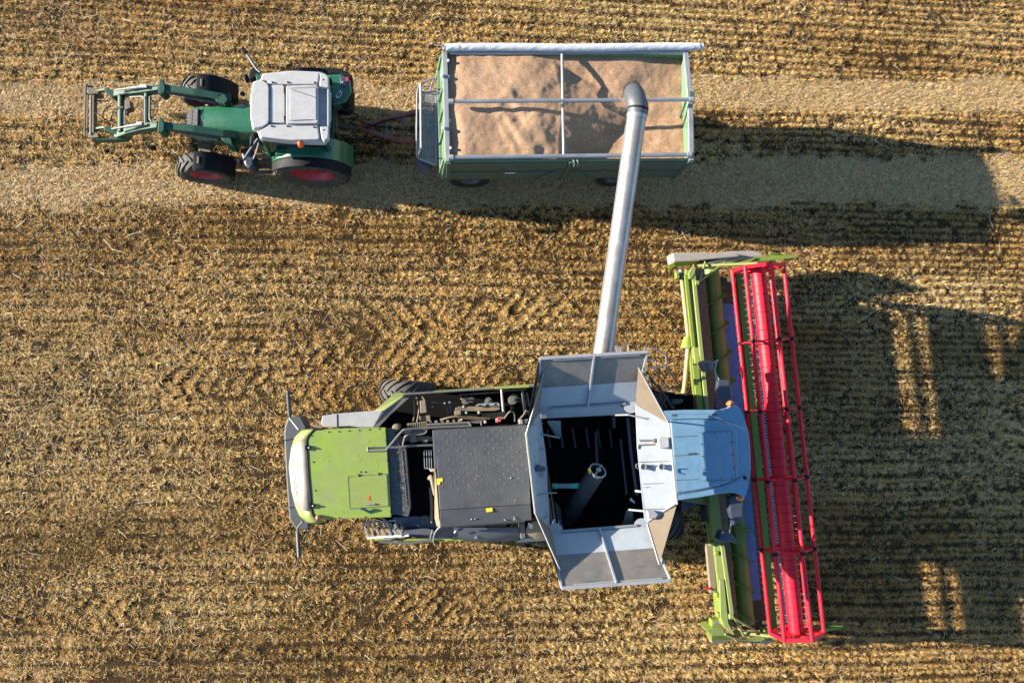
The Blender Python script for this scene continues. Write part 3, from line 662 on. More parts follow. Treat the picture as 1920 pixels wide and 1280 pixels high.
# ================================================================== TRAILER
ZT, ZB = 2.95, 1.52
TL, TRc, BR, BL = Z3(327, 158, ZT), Z4(985, 162, ZT), Z4(1006, 1026, ZT-.03), Z3(340, 1037, ZT-.03)
GT = thing('grain_trailer', 'green two axle tipping trailer with rolled white cover, full of grain', 'trailer', Vector((mid(TL, BR).x, mid(TL, BR).y, 0)))
ex = (BR-BL).normalized(); ex.z = 0; ex.normalize(); ey = Vector((-ex.y, ex.x, 0))
Lt = (mid(TRc, BR)-mid(TL, BL)).length; Wt = (mid(TL, TRc)-mid(BL, BR)).length
org = mid(BL, BR)-ex*Lt/2+Vector((0, 0, 0)); org = Vector((org.x, org.y, 0))
T = lambda u, v, z: org+ex*u+ey*v+Vector((0, 0, z))
th = .05
def wallbox(u0, v0, u1, v1, z0, z1): 
    m = MB(); m.loft([[T(u0, v0, z), T(u1, v0, z), T(u1, v1, z), T(u0, v1, z)] for z in (z0, z1)]); return m
def addbox(m, u0, v0, u1, v1, z0, z1): m.loft([[T(u0, v0, z), T(u1, v0, z), T(u1, v1, z), T(u0, v1, z)] for z in (z0, z1)])
sw = wallbox(0, 0, Lt, th, ZB, ZT-.02).build('side_wall', M['trgreen'], GT, .008)
m = MB()
for z0, z1 in ((ZB+.04, ZB+.62), (ZB+.72, ZT-.10)): addbox(m, .06, -.035, Lt/2-.06, .003, z0, z1); addbox(m, Lt/2+.06, -.035, Lt-.06, .003, z0, z1)
m.build('wall_board', M['trdark'], sw, .015, split=1)
m = MB()
for u in (.03, Lt/2, Lt-.03): addbox(m, u-.05, -.055, u+.05, -.002, ZB-.05, ZT-.03)
for u in (1.3, 2.2, Lt/2-.25, Lt/2+.25, 3.8, 4.8): addbox(m, u-.03, -.06, u+.03, -.03, ZB+.62, ZB+.86)
for u, s_ in ((Lt/2-.15, -1), (Lt/2+.15, 1)): m.bar(T(u, -.06, ZT-.5), T(u+s_*.5, -.06, ZB+.1), .04, .05)
m.build('wall_post', M['trdark'], sw, .008, split=1)
m = MB(); addbox(m, 1.40, -.045, 1.66, -.034, ZB+.55, ZB+.62); m.build('maker_plate', M['stickwhite'], sw)
m = MB()
for u in (Lt/2+.03, Lt/2+.12): m.tube(arc([T(u, .02, ZT-.02), T(u+.02, -.03, ZT+.05), T(u+.04, -.08, ZT-.02), T(u+.04, -.1, ZT-.12)], 5), .012, 6)
m.build('latch', M['bright'], sw, split=1)
nw = wallbox(0, Wt-th, Lt, Wt, ZB, ZT).build('side_wall', M['trgreen'], GT, .008)
# front wall leans out to its foot with ribs
m = MB(); m.loft([[T(-.16, -.02, ZB), T(.0, -.02, ZB), T(.0, Wt+.02, ZB), T(-.16, Wt+.02, ZB)], [T(-.07, 0, ZT-.15), T(th, 0, ZT-.15), T(th, Wt, ZT-.15), T(-.07, Wt, ZT-.15)], [T(-.03, 0, ZT), T(th, 0, ZT), T(th, Wt, ZT), T(-.03, Wt, ZT)], [T(-.03, Wt*.3, ZT+.06), T(th, Wt*.3, ZT+.06), T(th, Wt*.7, ZT+.06), T(-.03, Wt*.7, ZT+.06)]])
fw = m.build('front_wall', M['trgreen'], GT, .01)
m = MB()
for v in (.08, .75, 1.25, 1.75, Wt-.08): m.loft([[T(-.24, v-.05, ZB), T(-.12, v-.05, ZB), T(-.12, v+.05, ZB), T(-.24, v+.05, ZB)], [T(-.11, v-.04, ZT-.12), T(-.03, v-.04, ZT-.12), T(-.03, v+.04, ZT-.12), T(-.11, v+.04, ZT-.12)]])
addbox(m, -.19, .1, -.1, Wt-.1, 2.05, 2.15)
m.build('wall_rib', M['trgreen'], fw, .01, split=1)
m = MB(); n = 12; rings = []
for k in range(n+1):
    v = Wt*k/n; h = ZT+.10*math.sin(math.pi*k/n)
    rings.append([T(-.05, v, h), T(.06, v, h), T(.06, v, h-.14), T(-.05, v, h-.14)])
m.loft(rings); rim = m.build('wall_rim', M['bright'], fw, .006)
m = MB()
for v in (.3, .95, 2.0, Wt-.25): addbox(m, .06, v-.03, .10, v+.03, ZT-.02, ZT+.06)
m.ball(T(-.07, .75, ZT+.12), .045); m.ball(T(-.07, 2.0, ZT+.10), .045); m.build('rim_clip', M['stickwhite'], fw, .004, split=1)
m = MB(); m.prism(Z3, [(345, 520), (365, 520), (380, 540), (380, 590), (365, 612), (345, 620)], ZT-.03, ZT-.3); m.build('bow_plate', M['mesh'], fw)
# tailgate
tg = wallbox(Lt-th, 0, Lt, Wt, ZB, ZT).build('tailgate', M['trgreen'], GT, .008)
m = MB(); m.loft([[T(Lt-th, 0, ZT), T(Lt, 0, ZT), T(Lt, Wt, ZT), T(Lt-th, Wt, ZT)], [T(Lt-th, Wt*.3, ZT+.10), T(Lt, Wt*.3, ZT+.10), T(Lt, Wt*.7, ZT+.10), T(Lt-th, Wt*.7, ZT+.10)]]); m.build('gate_gable', M['trgreen'], tg)
m = MB(); rings = []
for k in range(15):
    v = -.02+(Wt+.04)*k/14; h = ZT+.02+.13*math.sin(math.pi*k/14)
    rings.append([T(Lt-.07, v, h), T(Lt+.045, v, h), T(Lt+.045, v, h-.09), T(Lt-.07, v, h-.09)])
m.loft(rings); tr_ = m.build('gate_rim', M['bright'], tg, .008)
m = MB()
for v in (.25, .9, 1.6, Wt-.25): addbox(m, Lt, v-.05, Lt+.06, v+.05, ZB, ZT-.03)
m.build('gate_rib', M['trgreen'], tg, .008, split=1)
m = MB(); m.bar(T(Lt-.13, Wt*.36, ZT-.75), T(Lt-.07, Wt*.55, ZT-.02), .03, .03); addbox(m, Lt-.07, Wt*.52, Lt+.05, Wt*.59, ZT+.24, ZT+.31); m.build('gate_chain', M['trdark'], tg, split=1)
# rails and bows
m = MB(); m.tube([Z3(360, 168, ZT-.02), Z4(975, 158, ZT-.02)], .055, 14); tarp_rail = m.build('rail', M['galv'], GT)
for a, b, r in ((Z3(352, 557, 3.24), Z4(1018, 541, 3.26), .045), (Z3(352, 1004, ZT+.06), Z4(1000, 981, ZT+.06), .05)):
    m = MB(); m.tube([a, b], r, 14); o = m.build('rail', M['galv'], GT)
    m = MB()
    for p, q in ((a, b), (b, a)):
        d = (q-p).normalized(); m.tube([p-d*.02, p+d*.09], r*1.35, 14)
    m.build('rail_end', M['pale'], o)
m = MB(); m.tube([Z3(1254, 170, ZT+.0), Z3(1260, 560, ZT+.16), Z3(1268, 1000, ZT+.02)], .035, 12); m.build('cross_brace', M['pale'], GT)
# rolled tarpaulin with creases
m = MB(); a, b = Z3(303, 126, 3.02), Z4(1103, 120, 3.02); n = 240; rings = []; d = (b-a).normalized()
for k in range(n+1):
    f = k/n; p = a.lerp(b, f)+Vector((0, .012*math.sin(f*9), 0)); r = []
    for q in range(20):
        t = 2*math.pi*q/20
        diag = abs(noise.noise(Vector((f*26+t*.9, t*.35, 3.1)))); wr = .10*(1-diag*2.6) if diag < .38 else 0
        rr = .083*(1+wr*.9+.05*noise.noise(Vector((f*60, t*2, 1))))
        if f < .01 or f > .985: rr *= .82+.4*noise.noise(Vector((f*300, t, 0)))
        r.append(p+Vector((0, math.cos(t)*rr*1.05, math.sin(t)*rr)))
    rings.append(r)
m.loft(rings, True); tp = m.build('rolled_tarpaulin', M['tarp'], GT)
m = MB()
for x in (.004, .06, .963, .985):
    p = a.lerp(b, x); m.lathe(p, d, [(-.012, .088), (.012, .088)], 20)
m.tube([a+Vector((0, .06, -.02)), a+Vector((-.02, .02, -.18)), a+Vector((.02, -.06, -.35))], .012, 6); m.tube([a+Vector((-.02, .05, 0)), a+Vector((-.22, .05, 0))], .012, 6)
m.build('strap', M['pale'], tp, split=1)
# floor, chassis
m = MB(); addbox(m, .05, .05, Lt-.05, Wt-.05, ZB-.06, ZB+.02); m.build('floor', M['trdark'], GT)
m = MB()
for v in (.75, Wt-.75): addbox(m, -.3, v-.07, Lt-.1, v+.07, ZB-.32, ZB-.06)
for u in (.9, 2.5, 4.2, 5.4): addbox(m, u-.06, .12, u+.06, Wt-.12, ZB-.2, ZB-.07)
m.build('chassis_beam', M['redframe'], GT, .01, split=1)
w1 = W(881, 341, .55); w2 = W(1154, 339, .55)
for c in (w1, w2):
    for sg in (1, -1):
        q = c+ey*.17 if sg > 0 else c+ey*(2*((T(0, Wt/2, 0)-c).dot(ey))-.17)
        wheel(GT, q, -ey*sg, .54, .42, .29, 'slate', 20, False, 'rubberdk')
    m = MB(); m.tube([c+ey*.3, c+ey*2.1], .07); m.build('axle', M['blackdirt'], GT)
# mesh walkway at the front
q00, q10, q11, q01 = Z3(130, 482, 1.95), Z3(246, 468, 1.95), Z3(250, 1068, 1.95), Z3(108, 1014, 1.95)
bil = lambda u, v: q00.lerp(q10, u).lerp(q01.lerp(q11, u), v)
m = MB()
NU, NV = 6, 30
for i in range(-NV, NU*2+NV):
    pass
for k in range(-NU, NV+NU):
    for sg in (1, -1):
        v0 = k/NV; v1 = v0+sg*NU/NV; u0, u1 = 0, 1
        def clip(u, v, uu, vv):
            if v < 0: u = u+(uu-u)*(-v)/(vv-v); v = 0
            if v > 1: u = u+(uu-u)*(1-v)/(vv-v); v = 1
            return u, v
        if max(v0, v1) <= 0 or min(v0, v1) >= 1: continue
        a_u, a_v = clip(u0, v0, u1, v1); b_u, b_v = clip(u1, v1, u0, v0)
        m.bar(bil(a_u, a_v), bil(b_u, b_v), .017, .016)
wk = m.build('walkway', M['mesh'], GT)
m = MB()
for a, b in ((q00, q10), (q10, q11), (q11, q01), (q01, q00)): m.bar(a, b, .04, .06)
for v in (.2, .4, .6, .8): m.bar(bil(0, v)-Vector((0, 0, .05)), bil(1, v)-Vector((0, 0, .05)), .03, .05)
m.build('walkway_frame', M['mesh'], wk, .004)
m = MB(); m.bar(Z3(95, 1035, 1.7), Z3(205, 1090, 1.7), .12, .14); m.prism(Z3, [(88, 1030), (190, 1075), (190, 1105), (90, 1070)], 1.6, 1.1); m.build('walkway_foot', M['slate'], wk, .01, split=1)
m = MB(); r = .022
m.tube([Z3(92, 1000, 2.0), Z3(90, 760, 2.5), Z3(96, 480, 2.55), Z3(116, 408, 2.75)], r, 8)
m.tube([Z3(104, 1000, 2.0), Z3(126, 925, 2.75), Z3(122, 408, 2.75)], r*1.1, 8)
m.tube([Z3(122, 408, 2.75), Z3(232, 368, 2.75)], r, 8); m.tube([Z3(130, 450, 2.55), Z3(208, 426, 2.55)], r*.8, 8); m.tube([Z3(226, 370, 2.75), Z3(200, 470, 2.0)], r, 8)
m.tube([Z3(120, 410, 2.75), Z3(128, 480, 1.95)], r, 8); m.tube([Z3(100, 470, 2.55), Z3(104, 560, 1.95)], r, 8)
m.build('railing', M['bright'], wk)
# drawbar
m = MB(); hp = Z2(1075, 675, .72)
m.bar(hp, Z2(1545, 552, .8), .10, .12); m.bar(hp+Vector((0, -.03, 0)), Z2(1380, 778, .8), .10, .12); m.bar(Z2(1380, 778, .8), Z2(1560, 800, .85), .09, .12)
m.bar(Z2(1440, 585, .8), Z2(1428, 775, .8), .09, .1); m.bar(Z2(1180, 650, .75), Z2(1185, 700, .75), .05, .05)
m.bar(Z2(1545, 552, .8), T(.2, Wt/2+.35, ZB-.2), .1, .1); m.bar(Z2(1560, 800, .85), T(.2, Wt/2-.35, ZB-.2), .1, .1)
m.build('drawbar', M['redframe'], GT, .012)
m = MB(); m.bar(Z2(1302, 640, .82), Z2(1305, 742, .82), .08, .05); m.bar(Z2(1440, 600, .87), Z2(1440, 645, .87), .05, .02); m.build('drawbar_plate', M['steel'], GT, .006, split=1)
m = MB()
for pts in ([(870, 600, 1.2), (950, 590, .8), (1060, 620, .75), (1180, 660, .9), (1400, 690, .9), (1540, 720, 1.2)], [(870, 640, 1.2), (960, 700, .7), (1050, 720, .6), (1160, 680, .8), (1300, 620, .9), (1540, 580, 1.2)],
            [(860, 570, 1.3), (960, 560, .9), (1070, 580, .9), (1020, 650, .7), (1150, 690, .8), (1130, 770, .7)], [(880, 680, 1.1), (960, 760, .6), (1100, 770, .5), (1300, 745, .8)]):
    m.tube(arc([Z2(*p) for p in pts], 7), .016, 6)
m.build('supply_hose', M['black'], GT, split=1)

# ================================================================== GRAIN
def grain_material():
    m = bpy.data.materials.new('wheat grain'); m.use_nodes = True; t = m.node_tree; N = t.nodes; L = t.links; b = N['Principled BSDF']
    tc = N.new('ShaderNodeTexCoord'); vo = N.new('ShaderNodeTexVoronoi'); vo.inputs['Scale'].default_value = 75; L.new(tc.outputs['Object'], vo.inputs[0])
    cr = N.new('ShaderNodeValToRGB'); e = cr.color_ramp.elements
    e[0].position = .05; e[0].color = (.235, .14, .078, 1); e[1].position = .95; e[1].color = (.42, .275, .17, 1); k = e.new(.5); k.color = (.33, .205, .122, 1)
    sx = N.new('ShaderNodeSeparateColor'); L.new(vo.outputs['Color'], sx.inputs[0]); L.new(sx.outputs[0], cr.inputs[0])
    n1 = N.new('ShaderNodeTexNoise'); n1.inputs['Scale'].default_value = 1.6; n1.inputs['Detail'].default_value = 5; L.new(tc.outputs['Object'], n1.inputs[0])
    mr = N.new('ShaderNodeMapRange'); mr.inputs[1].default_value = .3; mr.inputs[2].default_value = .7; mr.inputs[3].default_value = .85; mr.inputs[4].default_value = 1.15; L.new(n1.outputs[0], mr.inputs[0])
    hv = N.new('ShaderNodeHueSaturation'); L.new(cr.outputs[0], hv.inputs['Color']); L.new(mr.outputs[0], hv.inputs['Value']); L.new(hv.outputs[0], b.inputs['Base Color'])
    b.inputs['Roughness'].default_value = .75; b.inputs['Specular IOR Level'].default_value = .2
    bp = N.new('ShaderNodeBump'); bp.inputs['Strength'].default_value = .7; bp.inputs['Distance'].default_value = .012
    L.new(vo.outputs['Distance'], bp.inputs['Height']); L.new(bp.outputs[0], b.inputs['Normal'])
    return m
M['grain'] = grain_material()
def sstep(a, b, x): t = max(0, min(1, (x-a)/(b-a))); return t*t*(3-2*t)
def heap_h(u, v):
    vn = v/Wt
    crest = 2.72+.25*(vn-.5)-.25*sstep(.55, 1, vn)            # where the high side breaks
    hi = 2.90+.13*math.sin(math.pi*vn)
    lo = 2.50+.05*math.sin(u*1.3)+.34*sstep(.5, 1, vn)*(1-.6*sstep(4.2, 5.7, u))
    slope = hi-(u-crest)*(.285+.05*math.sin(v*3.1+.8))
    h = hi if u < crest else max(lo, slope)
    if u < crest: h = hi-.10*sstep(crest-.7, crest+.05, u)
    else: h = max(lo, slope-.10)
    h -= .07*(1-sstep(.05, .45, u))
    h += .17*math.exp(-(((u-4.15)/.45)**2+((v-1.75)/.5)**2))
    # gullies left by sliding grain
    for u0, v0, u1, v1, dp, wd in ((1.45, 1.35, 2.0, .55, .055, .10), (1.05, 1.1, 1.35, .45, .03, .09), (1.75, 1.6, 2.3, 1.15, .04, .12), (1.3, .95, 1.75, .25, .035, .07), (1.9, 1.1, 2.2, .3, .04, .1), (.9, 2.1, 1.6, 1.75, .025, .12)):
        du, dv = u1-u0, v1-v0; tt = max(0, min(1, ((u-u0)*du+(v-v0)*dv)/(du*du+dv*dv)))
        dd = math.hypot(u-u0-du*tt, v-v0-dv*tt); h -= dp*.45*math.exp(-(dd/wd)**2)*(.4+.6*math.sin(math.pi*min(1, tt+.15)))-dp*.25*math.exp(-((dd-wd*2)/wd)**2)
    p = Vector((u, v, 0))
    h += .035*noise.noise(p*1.3)+.022*noise.noise(p*3.1+Vector((5, 0, 0)))+.008*noise.noise(p*8)
    return min(h, ZT-.03+.22*math.sin(math.pi*max(0, min(1, vn))))
nu, nv = 190, 84; vsx = []; fs = []
for i in range(nu+1):
    for j in range(nv+1):
        u = th+.002+(Lt-2*th-.004)*i/nu; v = th+.002+(Wt-2*th-.004)*j/nv; vsx.append(T(u, v, heap_h(u, v)))
for i in range(nu):
    for j in range(nv): k = i*(nv+1)+j; fs.append([k, k+nv+1, k+nv+2, k+1])
m = MB(); m.add(vsx, fs, True)
# skirt and floor close the heap into a solid body
per = [i*(nv+1) for i in range(nu+1)]+[nu*(nv+1)+j for j in range(1, nv+1)]+[i*(nv+1)+nv for i in range(nu-1, -1, -1)]+[j for j in range(nv-1, 0, -1)]
o_ = len(m.v); m.v += [Vector((m.v[k].x, m.v[k].y, ZB+.03)) for k in per]
for q in range(len(per)): r_ = (q+1) % len(per); m.f.append([per[q], per[r_], o_+r_, o_+q]); m.mi.append(0); m.sm.append(False)
m.f.append([o_+q for q in range(len(per))]); m.mi.append(0); m.sm.append(False)
gh = m.build('grain_heap', M['grain'], None); tag(gh, 'heap of pinkish tan wheat grain filling the trailer', 'grain')

# ================================================================== COMBINE HARVESTER
CB = thing('combine_harvester', 'lime green and grey combine harvester with its grain tank flaps open', 'combine harvester', W(950, 870, 0))
# chassis and wheels
m = MB()
m.prism(C1, [(420, 420), (760, 330), (960, 320), (1090, 330), (1090, 1010), (900, 1030), (640, 960), (420, 950)], 2.35, .95)
m.prism(C4, [(-60, 420), (1250, 420), (1250, 800), (-60, 800)], 2.5, .9); m.prism(C5, [(-60, -100), (1280, -100), (1320, 620), (-60, 700)], 2.5, .9)
body = m.build('body', M['void'], CB, .02)
fwl = [W(1196, 762, .98), W(1208, 978, .98)]; rwl = [W(764, 735, .72), W(782, 985, .72)]
axd = (fwl[1]-fwl[0]).normalized()
for k, (c, ax) in enumerate(((fwl[0], -axd), (fwl[1], axd))): wheel(CB, c, ax, .98, .70, .48, 'slate', 22)
for k, (c, ax) in enumerate(((rwl[0], -axd), (rwl[1], axd))): wheel(CB, c, ax, .72, .56, .36, 'slate', 18, yaw=rad(-6))
m = MB(); m.tube(fwl, .16); m.tube(rwl, .12); m.build('axle', M['blackdirt'], CB, split=1)
# side panels, mostly seen edge on from above
m = MB(); m.plate([C2(760, 262, 2.85), C2(1820, 190, 2.85), C2(1820, 205, 1.5), C2(900, 270, 1.5)], .05); m.build('side_panel', M['lime'], CB, .01)
m = MB(); m.plate([C3(120, 775, 2.35), C3(1500, 775, 2.35), C3(1480, 770, 1.3), C3(200, 770, 1.3)], .05); m.build('side_panel', M['lime'], CB, .01)
# engine hood: lime sheet with hatch
m = MB(); gp = [(262, 468), (275, 440), (310, 402), (520, 390), (772, 386), (790, 640), (809, 965), (600, 973), (392, 978), (318, 966), (296, 930), (276, 700)]
m.prism(C1, gp, 3.30, 3.0); hoodg = m.build('engine_hood', M['lime'], CB, .015)
m = MB(); hp_ = [(528, 703), (778, 686), (790, 893), (541, 911)]
m.prism(C1, hp_, 3.309, 3.296); ht = m.build('hatch', M['limehatch'], hoodg, .004)
m = MB(); pr = [C1(x, y, 3.306) for x, y in hp_]
for i in range(4): m.bar(pr[i], pr[(i+1) % 4], .013, .012)
m.build('hatch_gap', M['trdark'], ht)
m = MB(); m.tube([C1(640, 882, 3.34), C1(700, 881, 3.33)], .018, 8); m.build('handle', M['pale'], ht)
m = MB(); m.prism(C1, [(652, 826), (668, 826), (668, 858), (652, 858)], 3.316, 3.30); m.build('hatch_sticker', M['orange'], ht)
m = MB()
for x, y in ((585, 694), (716, 685)): m.prism(C1, [(x-9, y-8), (x+9, y-8), (x+9, y+8), (x-9, y+8)], 3.33, 3.29)
m.build('hinge', M['limepale'], ht, split=1)
m = MB()
for x, y in ((290, 437), (404, 414), (470, 411), (535, 406), (600, 402), (667, 398), (304, 608), (315, 793), (610, 672), (640, 672), (775, 470), (783, 600), (795, 740), (800, 800), (806, 930), (640, 965), (470, 970), (730, 394)): m.ball(C1(x, y, 3.30), .016, 6)
m.build('hood_bolt', M['black'], hoodg)
m = MB(); rimp = [C1(x, y, 3.295) for x, y in ((318, 970), (294, 935), (273, 700), (258, 468), (272, 438), (308, 398), (365, 394))]
m.tube(rimp, .022, 8); m.build('rubber_seal', M['black'], hoodg)
m = MB()
for x, y in ((262, 515), (288, 892)):
    m.prism(C1, [(x-14, y-16), (x-2, y-16), (x-2, y+16), (x-14, y+16)], 3.36, 3.2); m.prism(C1, [(x-2, y-9), (x+18, y-9), (x+24, y), (x+18, y+9), (x-2, y+9)], 3.35, 3.28)
m.build('latch', M['black'], hoodg, .004, split=2)
m = MB()
for x, y in ((262, 515), (288, 892)): m.ball(C1(x+12, y, 3.36), .022, 8)
m.build('latch_knob', M['silver'], hoodg, split=1)
# rounded tail of the hood: pale middle, lime corners
inn = [(366, 397), (300, 399), (262, 440), (250, 470), (262, 620), (272, 780), (282, 925), (294, 955), (312, 985), (370, 1000)]
mdl = [(330, 392), (262, 396), (215, 432), (196, 475), (205, 630), (216, 780), (232, 925), (252, 960), (286, 998), (340, 1008)]
out = [(300, 392), (225, 402), (180, 450), (158, 520), (143, 640), (160, 790), (183, 890), (212, 955), (260, 1000), (310, 1010)]
rows = [[C1(x, y, z) for x, y in pp] for pp, z in ((inn, 3.24), (mdl, 3.14), (out, 2.45))]
low = [Vector((p.x+.04, p.y, 1.75)) for p in rows[2]]
rows.append(low)
def strip(i0, i1, name, mt):
    m = MB(); vs_ = [r[i] for r in rows for i in range(i0, i1+1)]; n_ = i1-i0+1; f_ = []
    for a in range(3):
        for b in range(n_-1): f_.append([a*n_+b, a*n_+b+1, (a+1)*n_+b+1, (a+1)*n_+b])
    m.add(vs_, f_, True); o = m.build(name, M[mt], CB)
    sd = o.modifiers.new('solid', 'SOLIDIFY'); sd.thickness = .025; sd.offset = -1; return o
tw = strip(3, 6, 'tail_panel', 'white'); strip(0, 3, 'tail_corner', 'limepale'); strip(6, 9, 'tail_corner', 'limepale')
cA = C1(178, 690, 2.8); xd = (rows[2][4]-rows[2][5])
tnrm = (rows[1][4]-rows[2][4]).normalized()
def text_on(txt, size, name, parent, mt, loc, xdir, ydir):
    o = text_mesh(txt, size, name, parent, mt, (0, 0, 0), (1, 0, 0), 0); xdv = Vector(xdir).normalized(); yd = Vector(ydir); yd = (yd-xdv*yd.dot(xdv)).normalized(); zd = xdv.cross(yd)
    mw = Matrix((xdv, yd, zd)).transposed().to_4x4(); mw.translation = Vector(loc)+zd*.012
    off = Vector(); p = parent
    while p is not None: off += p.location; p = p.parent
    o.data.transform(Matrix.Translation(-off) @ mw @ Matrix.Translation(off)); return o
ctr = (rows[1][4]+rows[1][5]+rows[2][4]+rows[2][5])/4
text_on('CLAAS', .27, 'faded_lettering', tw, 'fadedred', ctr, rows[1][5]-rows[1][4], rows[1][4]-rows[2][4])
m = MB(); b0 = C1(334, 968, 3.33); m.lathe(b0, (0, 0, 1), [(-.1, .05), (0, .062), (.05, .055), (.09, .03), (.1, .001)], 20); m.build('beacon', M['amber'], CB)
m = MB(); m.tube(arc([C1(318, 1000, 3.1), C1(350, 1010, 3.1), C1(395, 992, 3.1)], 5), .018, 6); m.tube([C1(345, 1005, 3.0), b0], .015, 6); m.build('beacon_bracket', M['black'], CB)
# straw chopper behind
m = MB()
m.prism(C1, [(112, 420), (118, 375), (135, 325), (165, 314), (222, 311), (262, 390), (190, 450), (160, 600), (178, 800), (200, 910), (262, 985), (275, 1010), (272, 1045), (190, 1048), (146, 975), (132, 800), (120, 600)], 1.75, 1.0)
ch = m.build('straw_chopper', M['slate'], CB, .03)
m = MB(); m.bar(C1(114, 468, 1.757), C1(165, 458, 1.757), .014, .012); m.bar(C1(140, 905, 1.757), C1(178, 900, 1.757), .014, .012); m.build('chopper_seam', M['black'], ch, split=1)
for a, b, c in (((138, 140, 2.25), (150, 315, 2.15), (208, 398, 2.3)), ((212, 1232, 2.25), (202, 1060, 2.15), (236, 990, 2.3))):
    m = MB(); m.bar(C1(*a), C1(*b), .075, .16); bd_ = m.build('tail_light_board', M['slate'], CB, .03)
    m = MB(); m.tube([C1(*b), C1(b[0]+(2 if a[1] < 500 else -2), b[1]+(12 if a[1] < 500 else -25), b[2]), C1(*c)], .028, 8); m.build('arm', M['steel'], bd_)
m = MB(); m.bar(C1(262, 330, 2.0), C1(350, 328, 2.0), .03, .03); m.bar(C1(290, 368, 2.6), C1(360, 385, 2.6), .06, .05); m.build('tail_bracket', M['blackdirt'], CB, split=1)
# grey side covers on the far side
m = MB(); m.prism(C1, [(352, 362), (362, 308), (455, 295), (600, 283), (757, 271), (690, 384), (540, 386), (370, 382)], 2.95, 2.2); sc = m.build('side_cover', M['greyside'], CB, .015)
m = MB(); m.bar(C1(456, 297, 2.955), C1(458, 383, 2.955), .012, .01); m.build('cover_seam', M['black'], sc)
m = MB(); m.prism(C1, [(460, 378), (535, 374), (538, 386), (460, 388)], 3.05, 2.95); m.build('cover_handle', M['black'], sc, .006)
m = MB(); m.plate([C1(702, 272, 2.85), C1(805, 182, 2.75), C1(895, 176, 2.75), C1(762, 272, 2.95)], .04); m.build('cover_wing', M['limepale'], CB, .008)
m = MB(); m.plate([C1(762, 272, 2.96), C1(890, 184, 2.86), C1(940, 178, 2.86), C1(800, 305, 2.92), C1(726, 385, 2.98), C1(684, 386, 2.98)], .05); m.build('cover_brace', M['steel'], CB, .008)
# long edge rail
m = MB(); m.bar(C2(430, 275, 2.92), C2(1410, 212, 2.92), .045, .08); er = m.build('edge_rail', M['steel'], CB, .006)
m = MB(); m.bar(C2(305, 288, 2.93), C2(430, 274, 2.93), .06, .05); m.bar(C2(1405, 208, 2.95), C2(1765, 190, 2.95), .06, .05); m.build('rail_cover', M['limepale'], CB, .006, split=1)
m = MB(); m.bar(C2(1765, 190, 2.93), C2(1850, 184, 2.93), .05, .08); m.bar(C2(1500, 238, 2.7), C2(1740, 222, 2.7), .035, .05); m.build('edge_bracket', M['steel'], CB, .006, split=1)
# engine bay
m = MB(); m.prism(C2, [(260, 290), (1820, 215), (1830, 640), (250, 660)], 2.2, 2.0); bay = m.build('engine_bay', M['void'], CB)
def en(name, mt, bev=.006, split=0): return lambda mb: mb.build(name, M[mt], bay, bev, split=split)
m = MB(); m.prism(C2, [(605, 345), (665, 335), (682, 470), (612, 478)], 2.95, 2.5); en('air_filter_box', 'dirt', .015)(m)
m = MB(); m.prism(C2, [(600, 505), (715, 498), (722, 560), (602, 565)], 2.75, 2.4); m.prism(C2, [(970, 450), (1040, 445), (1045, 490), (975, 500)], 2.9, 2.5); m.prism(C2, [(1060, 490), (1240, 475), (1245, 500), (1062, 512)], 2.6, 2.4); en('engine_block', 'dirt', .012, 1)(m)
m = MB(); m.prism(C2, [(470, 585), (680, 565), (700, 650), (600, 700), (470, 690)], 2.95, 2.6)
for k in range(9): x = 485+k*23; m.prism(C2, [(x, 586-k*1.8), (x+9, 585-k*1.8), (x+12, 655), (x+3, 657)], 3.0, 2.94)
en('cooler', 'dirt', .004)(m)
m = MB(); m.lathe(C2(362, 625, 2.8), (0, 0, 1), [(-.5, .085), (.35, .085), (.36, .07), (.36, .001)], 20); m.lathe(C2(352, 690, 2.75), (0, 0, 1), [(-.3, .05), (.2, .05), (.2, .001)], 14); en('muffler', 'dirt', 0, 1)(m)
m = MB(); pts = []
m.loft([[C2(x, y, z) for x, y in ((975, 425), (1020, 405), (1400, 400), (1455, 410), (1460, 440), (1400, 452), (1030, 460), (985, 450))] for z in (2.7, 2.86)]); en('belt_guard', 'blackdirt', .02)(m)
m = MB(); m.loft([[C2(x, y, z) for x, y in ((1190, 400), (1230, 375), (1440, 365), (1460, 400))] for z in (2.75, 2.92)]); sh = m.build('vented_shield', M['mesh'], bay, .01)
m = MB()
for x, y in ((1240, 398), (1320, 388), (1405, 383)): m.prism(C2, [(x-18, y+9), (x-6, y-10), (x+18, y-10), (x+8, y+9)], 2.926, 2.9)
m.build('vent', M['void'], sh, split=1)
m = MB()
m.lathe(C2(1590, 335, 2.75), (0, .25, 1), [(-.1, .001), (-.1, .10), (-.02, .11), (.0, .10), (.005, .04), (.03, .04), (.03, .001)], 24); m.lathe(C2(1330, 345, 2.8), (0, .2, 1), [(-.1, .001), (-.1, .08), (.0, .08), (.0, .04), (.03, .03), (.03, .001)], 24); m.lathe(C2(1090, 340, 2.7), (0, .2, 1), [(-.1, .001), (-.1, .09), (.0, .09), (.0, .04), (.03, .03), (.03, .001)], 24)
m.lathe(C2(1150, 330, 2.72), (0, .2, 1), [(-.1, .001), (-.1, .07), (.0, .07), (.0, .03), (.03, .03), (.03, .001)], 24)
en('pulley', 'steel', 0, 1)(m)
m = MB(); m.tube([C2(1468, 222, 2.95), C2(1478, 330, 2.95), C2(1490, 460, 2.95)], [.022, .03, .03], 10); en('strut', 'pale')(m)
